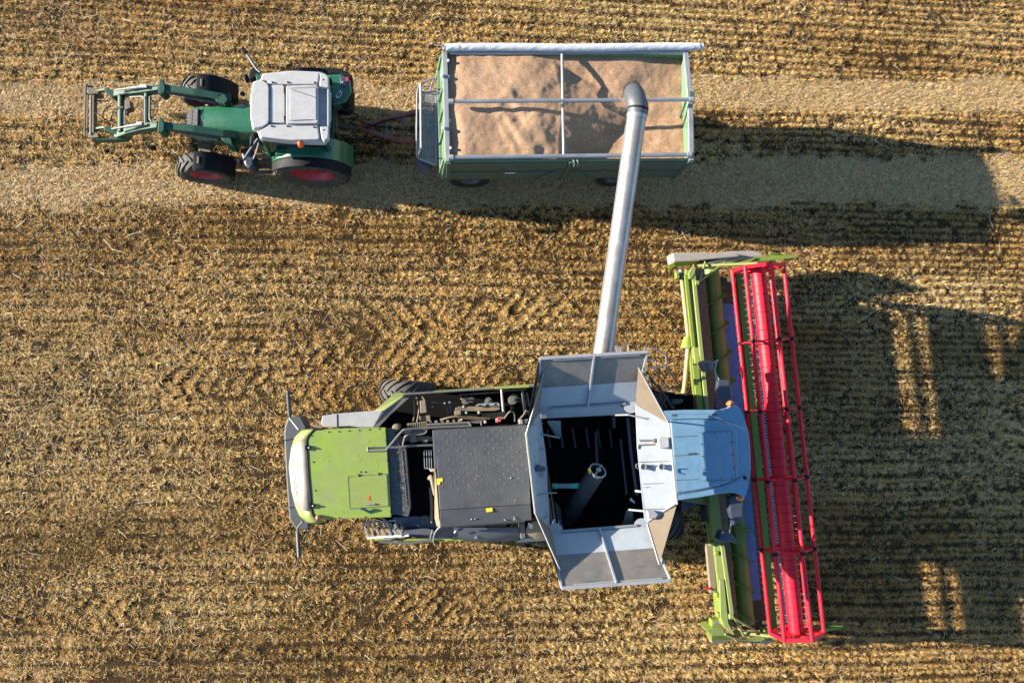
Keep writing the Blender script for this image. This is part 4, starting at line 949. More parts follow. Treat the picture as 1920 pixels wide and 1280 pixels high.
m = MB(); m.tube([C2(1690, 235, 2.75), C2(1722, 460, 2.75)], .035, 10); m.tube([C2(1735, 260, 2.7), C2(1760, 400, 2.7)], .03, 10); m.tube([C2(925, 350, 2.6), C2(940, 470, 2.6)], .04, 10); en('filter_tube', 'slate', 0, 1)(m)
m = MB()
for pts in ([(545, 330, 2.6), (548, 480, 2.7), (535, 560, 2.8)], [(570, 310, 2.6), (595, 440, 2.75), (575, 570, 2.8)], [(620, 285, 2.85), (650, 330, 2.85), (655, 350, 2.85)], [(820, 545, 2.7), (980, 510, 2.8), (1130, 515, 2.8), (1350, 535, 2.75)], [(830, 560, 2.6), (920, 525, 2.7), (1060, 530, 2.75), (1300, 550, 2.7)],
            [(1500, 530, 2.7), (1560, 460, 2.85), (1605, 480, 2.85), (1612, 560, 2.7)], [(730, 365, 2.5), (820, 370, 2.6), (890, 420, 2.6), (905, 500, 2.6)], [(1040, 300, 2.6), (1055, 330, 2.8), (1180, 330, 2.75)], [(1020, 285, 2.6), (1300, 262, 2.65), (1500, 250, 2.6)], [(1690, 520, 2.8), (1730, 450, 2.9), (1760, 470, 2.8), (1770, 540, 2.8)], [(1660, 540, 2.8), (1700, 500, 2.9), (1745, 470, 2.8)], [(1590, 270, 2.6), (1640, 310, 2.7), (1680, 330, 2.6)]):
    m.tube(arc([C2(*p) for p in pts], 6), .020, 7)
en('hose', 'blackdirt', 0, 1)(m)
m = MB()
for k in range(6):
    x = 700+k*62; m.prism(C2, [(x, 560-k*3), (x+30, 556-k*3), (x+36, 590-k*2), (x+4, 596-k*2)], 2.8+.03*(k % 2), 2.5)
m.prism(C2, [(1255, 475), (1510, 460), (1520, 530), (1450, 545), (1260, 520)], 2.65, 2.4)
en('engine_cover', 'dirt', .01, 1)(m)
m = MB()
for x, y, r in ((1070, 408, .03), (1098, 472, .03), (1232, 468, .035), (1050, 545, .025), (1300, 570, .035), (870, 370, .02), (480, 690, .04), (740, 410, .02)): m.lathe(C2(x, y, 2.85), (0, 0, 1), [(-.2, r), (.02, r), (.03, r*.5), (.03, .001)], 12)
en('engine_cap', 'pale', 0, 1)(m)
m = MB()
for a in range(14):
    t = a*2.4; m.ball(C2(1435, 550, 2.95)+Vector((math.cos(t)*.045*(a/14)**.5, math.sin(t)*.045*(a/14)**.5, .02*math.cos(a))), .028, 6)
en('red_cap', 'pink')(m)
m = MB(); m.prism(C2, [(1655, 545), (1690, 540), (1700, 590), (1660, 592)], 3.0, 2.7); m.prism(C2, [(1705, 548), (1755, 540), (1760, 585), (1710, 590)], 2.95, 2.7); en('control_box', 'pale', .01, 1)(m)
m = MB(); m.bar(C2(365, 745, 2.9), C2(740, 745, 2.85), .10, .10); m.prism(C2, [(358, 745), (400, 745), (420, 800), (370, 800)], 3.0, 2.7); m.prism(C2, [(500, 720), (560, 715), (580, 780), (500, 790)], 3.0, 2.7)
m.tube([C2(630, 770, 3.0), C2(690, 770, 3.0)], .04, 10); m.tube([C2(430, 685, 3.0), C2(520, 680, 3.0)], .045, 10); en('valve_bank', 'dirt', .008, 1)(m)
# hand rails over the bay
m = MB(); r = .026
m.tube(arc([C2(55, 880, 3.55), C2(225, 876, 3.55), C2(262, 850, 3.55), C2(410, 675, 3.55), C2(470, 648, 3.55), C2(700, 630, 3.5), C2(1150, 610, 3.5)], 6), r, 8)
m.tube([C2(55, 846, 3.5), C2(360, 838, 3.4), C2(540, 820, 3.4), C2(740, 815, 3.35)], r, 8)
m.tube(arc([C2(395, 860, 3.3), C2(420, 840, 3.35), C2(438, 760, 3.4), C2(470, 712, 3.45), C2(620, 700, 3.45), C2(670, 680, 3.45), C2(685, 640, 3.45)], 6), r*.8, 8)
m.tube([C2(680, 600, 3.3), C2(1240, 572, 3.3)], r*1.2, 8); m.tube([C2(55, 842, 3.52), C2(55, 884, 3.55)], r, 8); m.tube([C2(1255, 560, 3.35), C2(1258, 620, 3.35)], r*.7, 8); m.tube([C2(1120, 572, 3.32), C2(1150, 610, 3.5)], r*.7, 8)
m.build('hand_rail', M['steel'], CB, split=1)
# grey deck over the rotor: studded sheet, lip, stickers
m = MB(); m.prism(C2, [(738, 658), (1762, 603), (1775, 800), (1800, 1073), (760, 1073)], 3.60, 2.4)
dk = m.build('deck_cover', M['deck'], CB, .012)
m = MB(); m.loft([[C3(700, -30, z), C3(1575, -30, z), C3(1592, 430, z), C3(730, 482, z)] for z in (2.4, 3.602)]); m.build('deck_cover', M['deck'], CB, .012)
m = MB(); m.plate([C3(730, 488, 3.60), C3(1592, 436, 3.60), C3(1602, 578, 3.52), C3(735, 640, 3.52)], .04); lip = m.build('deck_lip', M['deck'], CB, .010)
m = MB(); m.plate([C3(735, 642, 3.52), C3(1535, 588, 3.52), C3(1535, 606, 3.1), C3(738, 660, 3.1)], .03); m.build('deck_skirt', M['slate'], CB, .006)
m = MB()
for i in range(20):
    for j in range(13):
        if (i+j) % 2: continue
        x = 800+i*48+j*3; y = 690+j*47-i*2.5
        if y < 650 or x > 1740 or random.random() < .18: continue
        x += random.uniform(-5, 5); y += random.uniform(-4, 4)
        p = C2(x, y, 3.603)
        for e in (-.010, .012): m.bar(p+Vector((e, -.012, 0)), p+Vector((e, .012, 0)), .008, .012)
m.build('tread_stud', M['pale'], dk)
m = MB(); m.prism(C3, [(1170, 468), (1228, 462), (1230, 497), (1172, 502)], 3.612, 3.595); m.prism(C3, [(700, 188), (756, 180), (757, 212), (732, 216), (733, 243), (703, 246)], 3.612, 3.60); m.build('warning_sticker', M['yellow'], dk, split=1)
m = MB()
for x, y in ((1032, 570), (1065, 568), (1346, 577), (1437, 552), (1437, 572)): m.ball(C3(x, y, 3.56), .016, 6)
m.ball(C3(1405, 178, 3.61), .018, 6); m.build('deck_bolt', M['silver'], dk, split=1)
m = MB(); m.prism(C2, [(1185, 840), (1290, 830), (1300, 930), (1200, 940)], 3.6025, 3.59); m.build('walk_patch', M['deck'], dk)
# rear grating panel and dark slot with radiator frame
m = MB(); m.prism(C1, [(778, 392), (822, 392), (872, 520), (905, 520), (935, 905), (920, 962), (812, 944)], 3.22, 2.6); rp = m.build('rear_deck', M['deck'], CB, .01)
m = MB(); m.bar(C1(878, 530, 3.225), C1(912, 905, 3.225), .012, .014); m.build('deck_seam', M['steel'], rp)
m = MB()
for i in range(9):
    for j in range(22):
        if (i+j) % 2: continue
        p = C1(800+i*10+j*1.8, 540+j*18, 3.224); m.bar(p-Vector((.008, 0, 0)), p+Vector((.008, 0, 0)), .012, .01)
m.build('tread_stud', M['slate'], rp)
m = MB(); m.prism(C1, [(905, 530), (1060, 520), (1085, 960), (935, 965)], 2.5, 2.3); m.build('slot_floor', M['void'], CB)
m = MB(); y0, y1 = 535, 648
for x in (1020, 1036, 1052, 1066): m.bar(C1(x, y0, 3.2), C1(x+4, y1, 3.2), .016, .03)
m.bar(C1(1018, y0, 3.2), C1(1075, y0-4, 3.2), .016, .03); m.bar(C1(1022, y1, 3.2), C1(1078, y1+4, 3.2), .016, .03); m.build('radiator_frame', M['pale'], CB)
m = MB()
m.tube(arc([C3(640, 95, 3.1), C3(655, 110, 3.2), C3(690, 100, 3.3)], 5), .03, 8); m.tube(arc([C3(632, 190, 3.1), C3(650, 170, 3.15), C3(665, 230, 3.2), C3(690, 340, 3.2)], 6), .05, 10); m.tube([C3(640, 270, 3.0), C3(655, 440, 3.0), C3(655, 600, 2.9)], .035, 10)
m.build('duct_hose', M['dirt'], CB, split=1)
m = MB(); m.plate([C3(672, 110, 3.5), C3(690, 110, 3.5), C3(722, 560, 3.5), C3(738, 640, 3.5), C3(700, 640, 3.2), C3(680, 560, 3.2)], .04); m.build('deck_edge', M['dirt'], CB, .006)
# near side: ladder, rails, dark panels, drum, wedge
m = MB(); l0, l1 = [C1(625, 1003, 1.9), C1(868, 982, 2.5)], [C1(655, 1100, 1.9), C1(925, 1082, 2.5)]
m.bar(l0[0], l0[1], .03, .06); m.bar(l1[0], l1[1], .05, .06)
for k in range(8):
    f = .02+.96*k/7; m.bar(l0[0].lerp(l0[1], f), l1[0].lerp(l1[1], f), .045, .03)
m.build('ladder', M['pale'], CB, .004)
m = MB(); m.tube([C1(608, 910, 3.4), C1(625, 912, 3.4), C1(755, 975, 3.1), C1(785, 1000, 2.9), C1(815, 1080, 2.5)], .028, 8); m.tube([C3(150, 782, 2.4), C3(420, 800, 2.4), C3(560, 780, 2.4), C3(670, 768, 2.4)], .035, 8); m.tube([C1(760, 1105, 2.35), C1(800, 1110, 2.4), C1(830, 1100, 2.4)], .03, 6); m.build('hand_rail', M['steel'], CB, split=1)
m = MB(); m.tube(arc([C3(735, 640, 3.0), C3(690, 690, 2.9), C3(668, 770, 2.5), C3(685, 815, 2.4)], 6), .014, 6); m.tube([C3(660, 670, 2.8), C3(640, 750, 2.5)], .012, 6); m.build('chain', M['pale'], CB, split=1)
m = MB(); m.plate([C3(280, 555, 2.6), C3(640, 540, 2.6), C3(720, 650, 2.6), C3(860, 655, 2.5), C3(860, 755, 2.3), C3(640, 770, 2.3), C3(430, 730, 2.4), C3(360, 640, 2.5)], .05); m.build('near_side_panel', M['navy'], CB, .01)
m = MB(); m.prism(C3, [(370, 665), (620, 655), (700, 690), (690, 720), (440, 715)], 2.62, 2.4); m.build('walk_step', M['slate'], CB, .01)
m = MB(); m.lathe(C3(590, 570, 2.62), (0, 0, 1), [(-.1, .001), (-.1, .085), (.06, .085), (.06, .06), (.03, .05), (.03, .001)], 20); m.build('filler_cap', M['blackdirt'], CB)
m = MB(); n = 20; rings = []
for k in range(n+1):
    f = k/n; x = 858+(1492-858)*f; bulge = math.sin(math.pi*f)*.10
    rings.append([C3(x, 652, 2.85), C3(x, 690, 2.80)+Vector((0, -bulge, 0)), C3(x, 735, 2.6)+Vector((0, -bulge*1.0, 0)), C3(x, 765, 2.2)+Vector((0, -bulge*.6, 0)), C3(x, 765, 1.6), C3(x, 640, 1.6)])
m.loft(rings, True); dr = m.build('drum_guard', M['slate'], CB)
m = MB(); m.tube(arc([C3(868, 700, 2.92), C3(890, 680, 2.95), C3(925, 690, 2.9)], 5), .014, 6); m.tube(arc([C3(1060, 745, 2.75), C3(1075, 748, 2.75), C3(1080, 728, 2.8)], 5), .016, 6); m.build('guard_handle', M['silver'], dr, split=1)
m = MB(); m.prism(C3, [(1490, 615), (1535, 610), (1545, 740), (1500, 760)], 2.9, 2.3); m.build('guard_end', M['steel'], CB, .01)
m = MB(); m.lathe(C3(1650, 672, 2.9), (0, -.5, 1), [(-.04, .001), (0, .24), (.02, .25), (.03, .2), (.05, .001)], 30); m.build('intake_dish', M['dirt'], CB)
m = MB(); m.plate([C3(1450, 795, 2.3), C3(1530, 755, 2.5), C3(1740, 742, 2.5), C3(1742, 775, 2.3)], .04); m.build('near_side_cover', M['pale'], CB, .01)
m = MB(); m.prism(C3, [(1575, 612), (1612, 612), (1612, 655), (1575, 658)], 3.0, 2.9); m.build('white_tag', M['stickwhite'], CB)

# ---- grain tank
zr, zo = 3.80, 4.60
def flap(name, pts, th, mt, parent, bev=.006): m = MB(); m.plate(pts, th); return m.build(name, M[mt], parent, bev)
m = MB(); rt = [C4(222, 722, zr-.22), C4(1045, 684, zr-.22), C5(1175, 642, zr-.22), C5(395, 690, zr-.22)]
for i in range(4):
    a, b = rt[i], rt[(i+1) % 4]; a2, b2 = Vector((a.x, a.y, 2.0)), Vector((b.x, b.y, 2.0)); ctr_ = sum(rt, Vector())/4
    n_ = (b-a).cross(Vector((0, 0, 1))).normalized(); n_ = n_ if n_.dot(a-ctr_) > 0 else -n_
    m.loft([[a2, b2, b2+n_*.05, a2+n_*.05], [a, b, b+n_*.05, a+n_*.05]])
m.loft([[Vector((p.x, p.y, z)) for p in rt] for z in (1.95, 2.0)]); GTk = m.build('grain_tank', M['void'], CB)  # tank inside coloured near black to stand in for its shade
m = MB()
for f in (.12, .27, .42, .58, .72, .86):
    a = rt[0].lerp(rt[1], f); b = rt[3].lerp(rt[2], f); a.z = b.z = 2.45; m.bar(a, b, .05, .06)
m.build('tank_rib', M['navy'], GTk, .006, split=1)
m = MB(); m.tube([C4(1022, 700, 3.45), C4(1050, 1000, 3.45), C5(1105, 330, 3.45)], .045, 10); m.tube([C4(955, 900, 3.0), C5(1010, 330, 3.0)], .03, 8); m.tube([C4(725, 830, 2.7), C4(740, 1180, 2.7)], .04, 8); m.tube([C4(890, 690, 3.4), C4(893, 790, 3.2)], .04, 8); m.build('tank_tube', M['slate'], GTk, split=1)
m = MB(); m.plate([C4(270, 735, 3.5), C4(345, 730, 3.5), C4(405, 885, 3.2), C4(350, 870, 3.2)], .02); m.plate([C4(340, 735, 3.5), C4(400, 730, 3.5), C4(405, 880, 3.2), C4(385, 880, 3.2)], .02); m.plate([C5(1010, 470, 3.5), C5(1065, 480, 3.5), C5(1080, 620, 3.2), C5(965, 625, 3.2)], .02); m.build('tank_bracket', M['mesh'], GTk, .004, split=1)
m = MB(); m.plate([C5(285, 350, 3.3), C5(330, 370, 3.3), C5(405, 450, 3.1), C5(415, 640, 3.1), C5(330, 610, 3.3)], .04); m.plate([C5(350, 545, 3.4), C5(415, 555, 3.4), C5(415, 650, 3.4), C5(325, 640, 3.4), C5(320, 585, 3.4)], .06); m.build('tank_gusset', M['navy'], GTk, .02, split=1)
m = MB(); m.prism(C5, [(360, 572), (387, 572), (387, 606), (360, 606)], 3.42, 3.40); m.plate([C5(1035, 380, 3.45), C5(1050, 355, 3.45), C5(1088, 400, 3.45), C5(1085, 412, 3.45)], .01); m.build('tank_sticker', M['stickwhite'], GTk, split=1)
# painted inner slopes, ends and worn outer flaps
flap('tank_slope', [C4(210, 640, zr), C4(1085, 572, zr), C4(1040, 672, zr-.2), C4(218, 712, zr-.2)], .03, 'tank', GTk)
flap('tank_slope', [C5(305, 680, zr), C5(1190, 620, zr), C5(1178, 640, zr-.2), C5(400, 690, zr-.2)], .03, 'tank', GTk)
flap('tank_side', [C4(82, 848, 4.36), C4(206, 650, zr), C4(222, 722, zr-.2), C4(265, 1060, zr-.2), C5(305, 640, zr-.15), C5(300, 640, zr), C5(167, 508, 4.36)], .03, 'tank', GTk)
rs_ = flap('tank_side', [C4(1088, 578, 4.22), C4(1398, 752, 4.36), C5(1472, 422, 4.36), C5(1198, 588, 4.22), C5(1172, 560, 4.22), C4(1105, 985, 4.22)], .03, 'tank', GTk)
def flap_pair(h0, h1, o0, o1, f, name):
    a, b = h0.lerp(o0, f), h1.lerp(o1, f)
    p = flap(name, [h0, h1, b, a], .03, 'tank', GTk); flap('worn_sheet', [a, b, o1, o0], .026, 'tankworn', p)
    m = MB(); up = Vector((0, 0, .03))
    m.bar(o0, o1, .07, .07); m.bar(h0.lerp(o0, .55), o0, .05, .06); m.bar(h1.lerp(o1, .55), o1, .05, .06)
    d0 = (o0-h0).normalized()*.05; m.bar(o0.lerp(o1, .12)-d0*1.3+up, o0.lerp(o1, .93)-d0*1.3+up, .03, .02)
    m.build('flap_frame', M['pale'], p, .008, split=1)
    m = MB(); hm, om = h0.lerp(h1, .50), o0.lerp(o1, .50); 
    nrm = (h1-h0).cross(o0-h0).normalized(); nrm = nrm if nrm.z > 0 else -nrm
    m.bar(hm+nrm*.03, om+nrm*.03, .045, .07, nrm); m.build('flap_rib', M['galv'], p, .008)
    m = MB(); m.bar(h0.lerp(h1, .1)+nrm*.03, h0.lerp(h1, .9)+nrm*.03, .05, .05); m.build('flap_hinge', M['mesh'], p, .008); return p
ftop = flap_pair(C4(205, 620, zr), C4(1085, 560, zr), C4(207, 156, zo), C4(1203, 96, zo), .42, 'tank_flap')
fbot = flap_pair(C5(312, 680, zr), C5(1192, 612, zr), C5(408, 1192, zo), C5(1414, 1120, zo), .42, 'tank_flap')
for a, b, c in ((C4(242, 292, 4.42), C4(208, 640, zr), C4(84, 846, 4.36)), (C4(1116, 238, 4.42), C4(1090, 575, 4.23), C4(1396, 754, 4.37)), (C5(1198, 598, 4.23), C5(1471, 424, 4.36), C5(1310, 972, 4.42)), (C5(170, 510, 4.36), C5(312, 650, zr), C5(396, 1026, 4.42))):
    g_ = flap('canvas_gusset', [a, b, c], .012, 'canvas', GTk, 0); m = MB(); m.tube([a, c], .018, 6); m.build('gusset_rope', M['pale'], g_)
flap('outer_skirt', [C4(84, 846, 4.35), C4(170, 560, 3.5), C4(205, 160, 4.56), C4(207, 250, 4.2)], .02, 'canvas', GTk)
flap('outer_skirt', [C5(168, 520, 4.1), C5(240, 650, 3.4), C5(404, 1190, 4.56), C5(398, 1040, 4.2)], .02, 'canvas', GTk)
m = MB()
for x, y, f in ((350, 665, C5), (1150, 620, C5), (240, 600, C4), (1050, 590, C4)): m.lathe(f(x, y, zr+.01), (0, .15, 1), [(-.015, .001), (-.015, .17), (.01, .17), (.01, .001)], 28)
m.build('corner_fan', M['tank'], GTk, split=1)
for p0, p1, in ((C4(82, 850, 4.37), C5(165, 508, 4.37)), (C4(1400, 752, 4.37), C5(1474, 420, 4.37))):
    m = MB(); m.bar(p0, p1, .04, .06); m.build('tank_rim', M['white'], GTk, .008)
m = MB()
for y in (770, 1000): m.bar(C4(125, y, 4.2), C4(232+(y-770)*.1, y-15, 3.68), .02, .02)
m.bar(C5(190, 335, 4.2), C5(285, 315, 3.68), .02, .02); m.bar(C5(215, 560, 4.15), C5(295, 520, 3.72), .02, .02); m.bar(C5(225, 225-60, 4.0), C5(150+100, 90, 3.9), .03, .03)
m.build('slope_seam', M['mesh'], GTk, split=1)
m = MB(); m.prism(C5, [(150, 85), (260, 80), (262, 110), (150, 118)], 4.2, 3.9); m.lathe(C5(200, 85, 4.2), (0, 0, 1), [(-.1, .07), (.02, .07), (.03, .001)], 14); m.tube(arc([C5(180, 110, 3.98), C5(195, 160, 3.95), C5(170, 150, 3.98)], 5), .02, 6); m.build('latch', M['slate'], GTk)
m = MB()
for y, fr in ((908, C4), (1112, C4), (230, C5), (465, C5)):
    m.bar(fr(1120 if fr is C4 else 1165, y, 4.235), fr(1400 if fr is C4 else 1440, y-8, 4.34), .012, .012)
m.bar(C5(1175, 262, 4.235), C5(1400, 258, 4.29), .012, .01); m.build('side_seam', M['steel'], rs_, split=1)
m = MB(); m.tube([C4(880, 680, 3.75), C4(1025, 676, 4.22), C4(1180, 712, 4.28), C4(1250, 705, 4.25)], .018, 6); m.tube([C5(1030, 468, 3.75), C5(1210, 485, 4.1), C5(1330, 500, 4.3)], .022, 6); m.tube([C5(1270, 565, 3.95), C5(1350, 480, 4.3), C5(1450, 420, 4.38)], .02, 6); m.tube([C4(225, 855, 3.7), C4(390, 888, 3.5)], .016, 6); m.tube([C5(235, 315, 3.8), C5(362, 312, 3.6)], .014, 6); m.tube([C5(1090, 295, 3.8), C5(1150, 302, 3.9)], .025, 6)
m.build('flap_link', M['pale'], GTk, split=1)
m = MB(); m.prism(C5, [(1205, 480), (1265, 478), (1300, 510), (1280, 545), (1215, 555)], 4.36, 3.95); m.build('link_bracket', M['pale'], GTk, .008)
m = MB(); m.prism(C4, [(1300, 892), (1315, 880), (1392, 882), (1402, 895), (1405, 970), (1392, 982), (1318, 984), (1304, 972)], 4.48, 4.25); sn = m.build('antenna_box', M['roofwhite'], GTk, .03, seg=3)
m = MB(); m.tube([C4(1260, 915, 4.2), C4(1310, 918, 4.42)], .03, 8); m.lathe(C4(1275, 915, 4.38), (1, 0, 0), [(-.03, .05), (.04, .05)], 12, True); m.build('box_clamp', M['slate'], sn, split=1)
m = MB(); m.tube([C4(1115, 990, 4.24), C4(1115, 955, 4.25), C4(1290, 948, 4.32)], .014, 6); m.tube([C4(1130, 918, 4.25), C4(1265, 914, 4.32)], .012, 6); m.build('box_cable', M['blackdirt'], sn, split=1)
for x in (1162, 1330):
    m = MB(); m.lathe(C4(x, 1155, 4.40 if x > 1200 else 4.34), (.1, 0, 1), [(-.18, .045), (-.02, .055), (.0, .068), (.02, .068), (.02, .05), (-.01, .045), (-.01, .001)], 22); wl = m.build('work_lamp', M['pale'], GTk)
    m = MB(); m.lathe(C4(x, 1155, 4.41 if x > 1200 else 4.35), (.1, 0, 1), [(0, .05), (.004, .001)], 22); m.build('lens', M['steel'], wl)
m = MB(); m.tube([C4(1200, 1150, 4.28), C4(1300, 1146, 4.33)], .014, 6); m.tube(arc([C4(1140, 1175, 4.0), C4(1100, 1165, 4.0), C4(1102, 1130, 4.0), C4(1140, 1128, 4.02)], 5), .012, 6); m.build('lamp_cable', M['steel'], GTk, split=1)
# filling auger inside the tank
a, b = C5(430, 600, 2.5), C5(742, 108, 3.85); d = (b-a).normalized()
m = MB(); m.lathe(a, d, [(0, .19), ((b-a).length, .19), ((b-a).length, .17), ((b-a).length-.25, .165), ((b-a).length-.25, .001)], 28); fa = m.build('filling_auger', M['deck'], GTk)
m = MB(); m.lathe(b, d, [(-.01, .195), (.01, .195), (.01, .168), (-.01, .168)], 28); m.tube([b-d*.3, b+d*.02], .035, 10); m.lathe(b+Vector((.02, .02, 0)), d, [(0, .06), (.02, .05), (.03, .001)], 10); m.bar(b-d.orthogonal()*.17, b+d.orthogonal()*.17, .02, .02); m.build('auger_mouth', M['pale'], fa)
m = MB(); m.plate([C5(650, 95, 3.96), C5(668, 78, 3.96), C5(690, 125, 3.93), C5(668, 142, 3.93)], .012); m.build('yellow_sticker', M['yellow'], fa)
m = MB(); m.bar(C5(305, 250, 3.3), C5(575, 248, 3.4), .10, .03); m.build('auger_brace', M['mesh'], GTk, .004)
m = MB(); m.bar(C5(303, 250, 3.325), C5(368, 249, 3.35), .11, .03); m.bar(C5(497, 249, 3.40), C5(573, 248, 3.42), .11, .03); m.build('clamp_band', M['teal'], GTk, .004, split=1)
m = MB(); m.lathe(C4(965, 585, zr-.02), (0, -.5, 1), [(-.03, .001), (.02, .035), (.025, .001)], 14); m.build('drain_plug', M['black'], GTk)

# ---- unloading auger: long tube and rubber spout
pa, pb = C4(768, 270, 3.74), Z4(574, 655, 4.30); d = (pb-pa).normalized()
m = MB(); Lp = (pb-pa).length
m.lathe(pa, d, [(-.3, .205), (Lp*.0, .21), (Lp*.48, .212), (Lp*.482, .222), (Lp*.488, .222), (Lp*.49, .211), (Lp*.57, .211), (Lp*.572, .222), (Lp*.578, .222), (Lp*.58, .211), (Lp*.985, .211), (Lp, .211)], 44)
ua = m.build('unloading_auger', M['pipe'], CB)
m = MB(); lft = Vector((0, 0, 1)).cross(d).normalized(); m.bar(pa+lft*.215+Vector((0, 0, .03)), pb-d*.3+lft*.215+Vector((0, 0, .03)), .02, .03); m.build('cable_duct', M['pale'], ua)
m = MB(); m.lathe(pb, d, [(-.12, .214), (-.12, .225), (-.02, .225), (-.02, .214)], 40); m.build('clamp_ring', M['silver'], ua)
ctrp = [pb-d*.03, pb+d*.12, Z4(566, 560, 4.28), Z4(556, 515, 4.17), Z4(549, 492, 3.98), Z4(547, 488, 3.75)]
m = MB(); m.tube(arc(ctrp, 5), [.222+.018*math.sin(math.pi*min(1, k/18)) for k in range(26)], 28, False); so = m.build('rubber_spout', M['slate'], ua)
sd = so.modifiers.new('solid', 'SOLIDIFY'); sd.thickness = .02; sd.offset = -1
m = MB(); m.lathe(pb+d*.10, d, [(-.025, .226), (-.025, .238), (.025, .238), (.025, .226)], 36); m.build('spout_strap', M['black'], ua)
m = MB(); e0 = pa-d*.2; m.tube([e0, e0-d*.25-Vector((0, 0, .15)), e0-d*.4-Vector((0, 0, .6)), e0-d*.42-Vector((0, 0, 1.4))], .23, 20); m.build('auger_elbow', M['lime'], ua)
m = MB(); m.tube([pa+d*1.0-lft*.2, pa-lft*.3-Vector((0, 0, .3))], .03, 8); m.build('swing_cylinder', M['silver'], ua)

# ---- cab
m = MB(); rp_ = [(290, 520), (480, 512), (740, 512), (790, 500), (828, 474), (850, 480), (872, 505), (906, 580), (936, 680), (950, 800), (953, 960), (937, 1080), (908, 1165), (895, 1168), (868, 1142), (800, 1132), (700, 1145), (560, 1170), (300, 1205)]
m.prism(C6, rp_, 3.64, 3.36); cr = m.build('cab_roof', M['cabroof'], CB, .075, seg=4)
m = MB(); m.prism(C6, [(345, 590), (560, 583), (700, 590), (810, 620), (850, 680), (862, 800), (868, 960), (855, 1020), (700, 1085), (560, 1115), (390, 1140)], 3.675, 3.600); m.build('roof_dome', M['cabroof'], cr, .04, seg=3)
m = MB(); hq = [(562, 688), (575, 683), (798, 671), (808, 678), (836, 1022), (828, 1030), (608, 1045), (598, 1040)]
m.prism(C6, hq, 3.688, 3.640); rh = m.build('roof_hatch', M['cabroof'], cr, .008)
m = MB(); pr = [C6(x, y, 3.679) for x, y in hq]
for i in range(8): m.bar(pr[i], pr[(i+1) % 8], .016, .012)
m.build('hatch_gap', M['slate'], rh)
m = MB()
for x, y in ((590, 692), (685, 686), (775, 680), (580, 770), (588, 862), (598, 960), (628, 1035), (722, 1028), (812, 1022), (806, 755), (815, 850), (822, 945)): m.ball(C6(x, y, 3.690), .014, 6)
m.build('hatch_bolt', M['black'], rh)
m = MB()
for y0, y1 in ((716, 706), (857, 845), (1040, 1032)): m.bar(C6(375, y0, 3.677), C6(560, y1, 3.677), .012, .008)
m.tube(arc([C6(360, 583, 3.660), C6(600, 580, 3.665), C6(740, 590, 3.665), C6(820, 615, 3.650)], 6), .008, 6); m.tube([C6(350, 545, 3.635), C6(735, 542, 3.635)], .007, 6); m.tube(arc([C6(405, 1145, 3.645), C6(600, 1112, 3.650), C6(800, 1060, 3.650), C6(880, 1010, 3.640)], 6), .008, 6)
m.build('roof_seam', M['slate'], cr, split=1)
m = MB(); m.prism(C6, [(483, 838), (545, 834), (548, 848), (484, 851)], 3.682, 3.670); m.build('grease_mark', M['navy'], cr)
m = MB(); m.plate([C6(815, 705, 3.682), C6(822, 700, 3.682), C6(846, 985, 3.682), C6(838, 990, 3.682)], .012); m.plate([C6(350, 600, 3.640), C6(362, 600, 3.640), C6(405, 1200, 3.640), C6(392, 1200, 3.640)], .02); m.build('roof_trim', M['white'], cr, split=1)
m = MB(); m.prism(C6, [(360, 545), (390, 545), (390, 560), (360, 560)], 3.650, 3.630); m.prism(C6, [(660, 545), (692, 545), (692, 560), (660, 560)], 3.650, 3.630); m.build('roof_mark', M['slate'], cr, split=1)
m = MB(); an = C6(905, 1020, 3.640); m.lathe(an, (0, 0, 1), [(-.05, .05), (.02, .04), (.03, .001)], 14); m.tube([an, C6(950, 1055, 4.1)], .008, 6); m.build('antenna', M['black'], cr)
for x, y in ((800, 466), (875, 1172)):
    m = MB(); m.lathe(C6(x, y, 3.5), (0, 0, 1), [(-.25, .045), (-.06, .05), (-.05, .075), (.03, .072), (.07, .05), (.09, .001)], 22); m.build('beacon', M['amber'], CB)
m = MB(); cbp = [(400, 560), (760, 555), (850, 620), (880, 800), (880, 980), (850, 1090), (420, 1130)]
m.prism(C6, cbp, 3.5, 1.7); m.build('cab', M['glass'], CB, .04)
m = MB()
for x, y in ((400, 560), (760, 555), (855, 1085), (420, 1130)): p = C6(x, y, 3.5); m.bar(Vector((p.x, p.y, 1.7)), p, .09, .09)
m.build('cab_pillar', M['black'], CB, split=1)
m = MB(); m.prism(C6, [(705, 292), (722, 285), (770, 287), (792, 295), (810, 420), (770, 512), (700, 512), (690, 500)], 3.25, 3.05); m.build('cab_shade', M['navy'], CB, .02)
m = MB(); m.prism(H3, [(345, 5), (440, -30), (458, 15), (450, 160), (425, 205), (378, 240), (345, 130)], 3.25, 3.05); m.build('cab_shade', M['navy'], CB, .02)
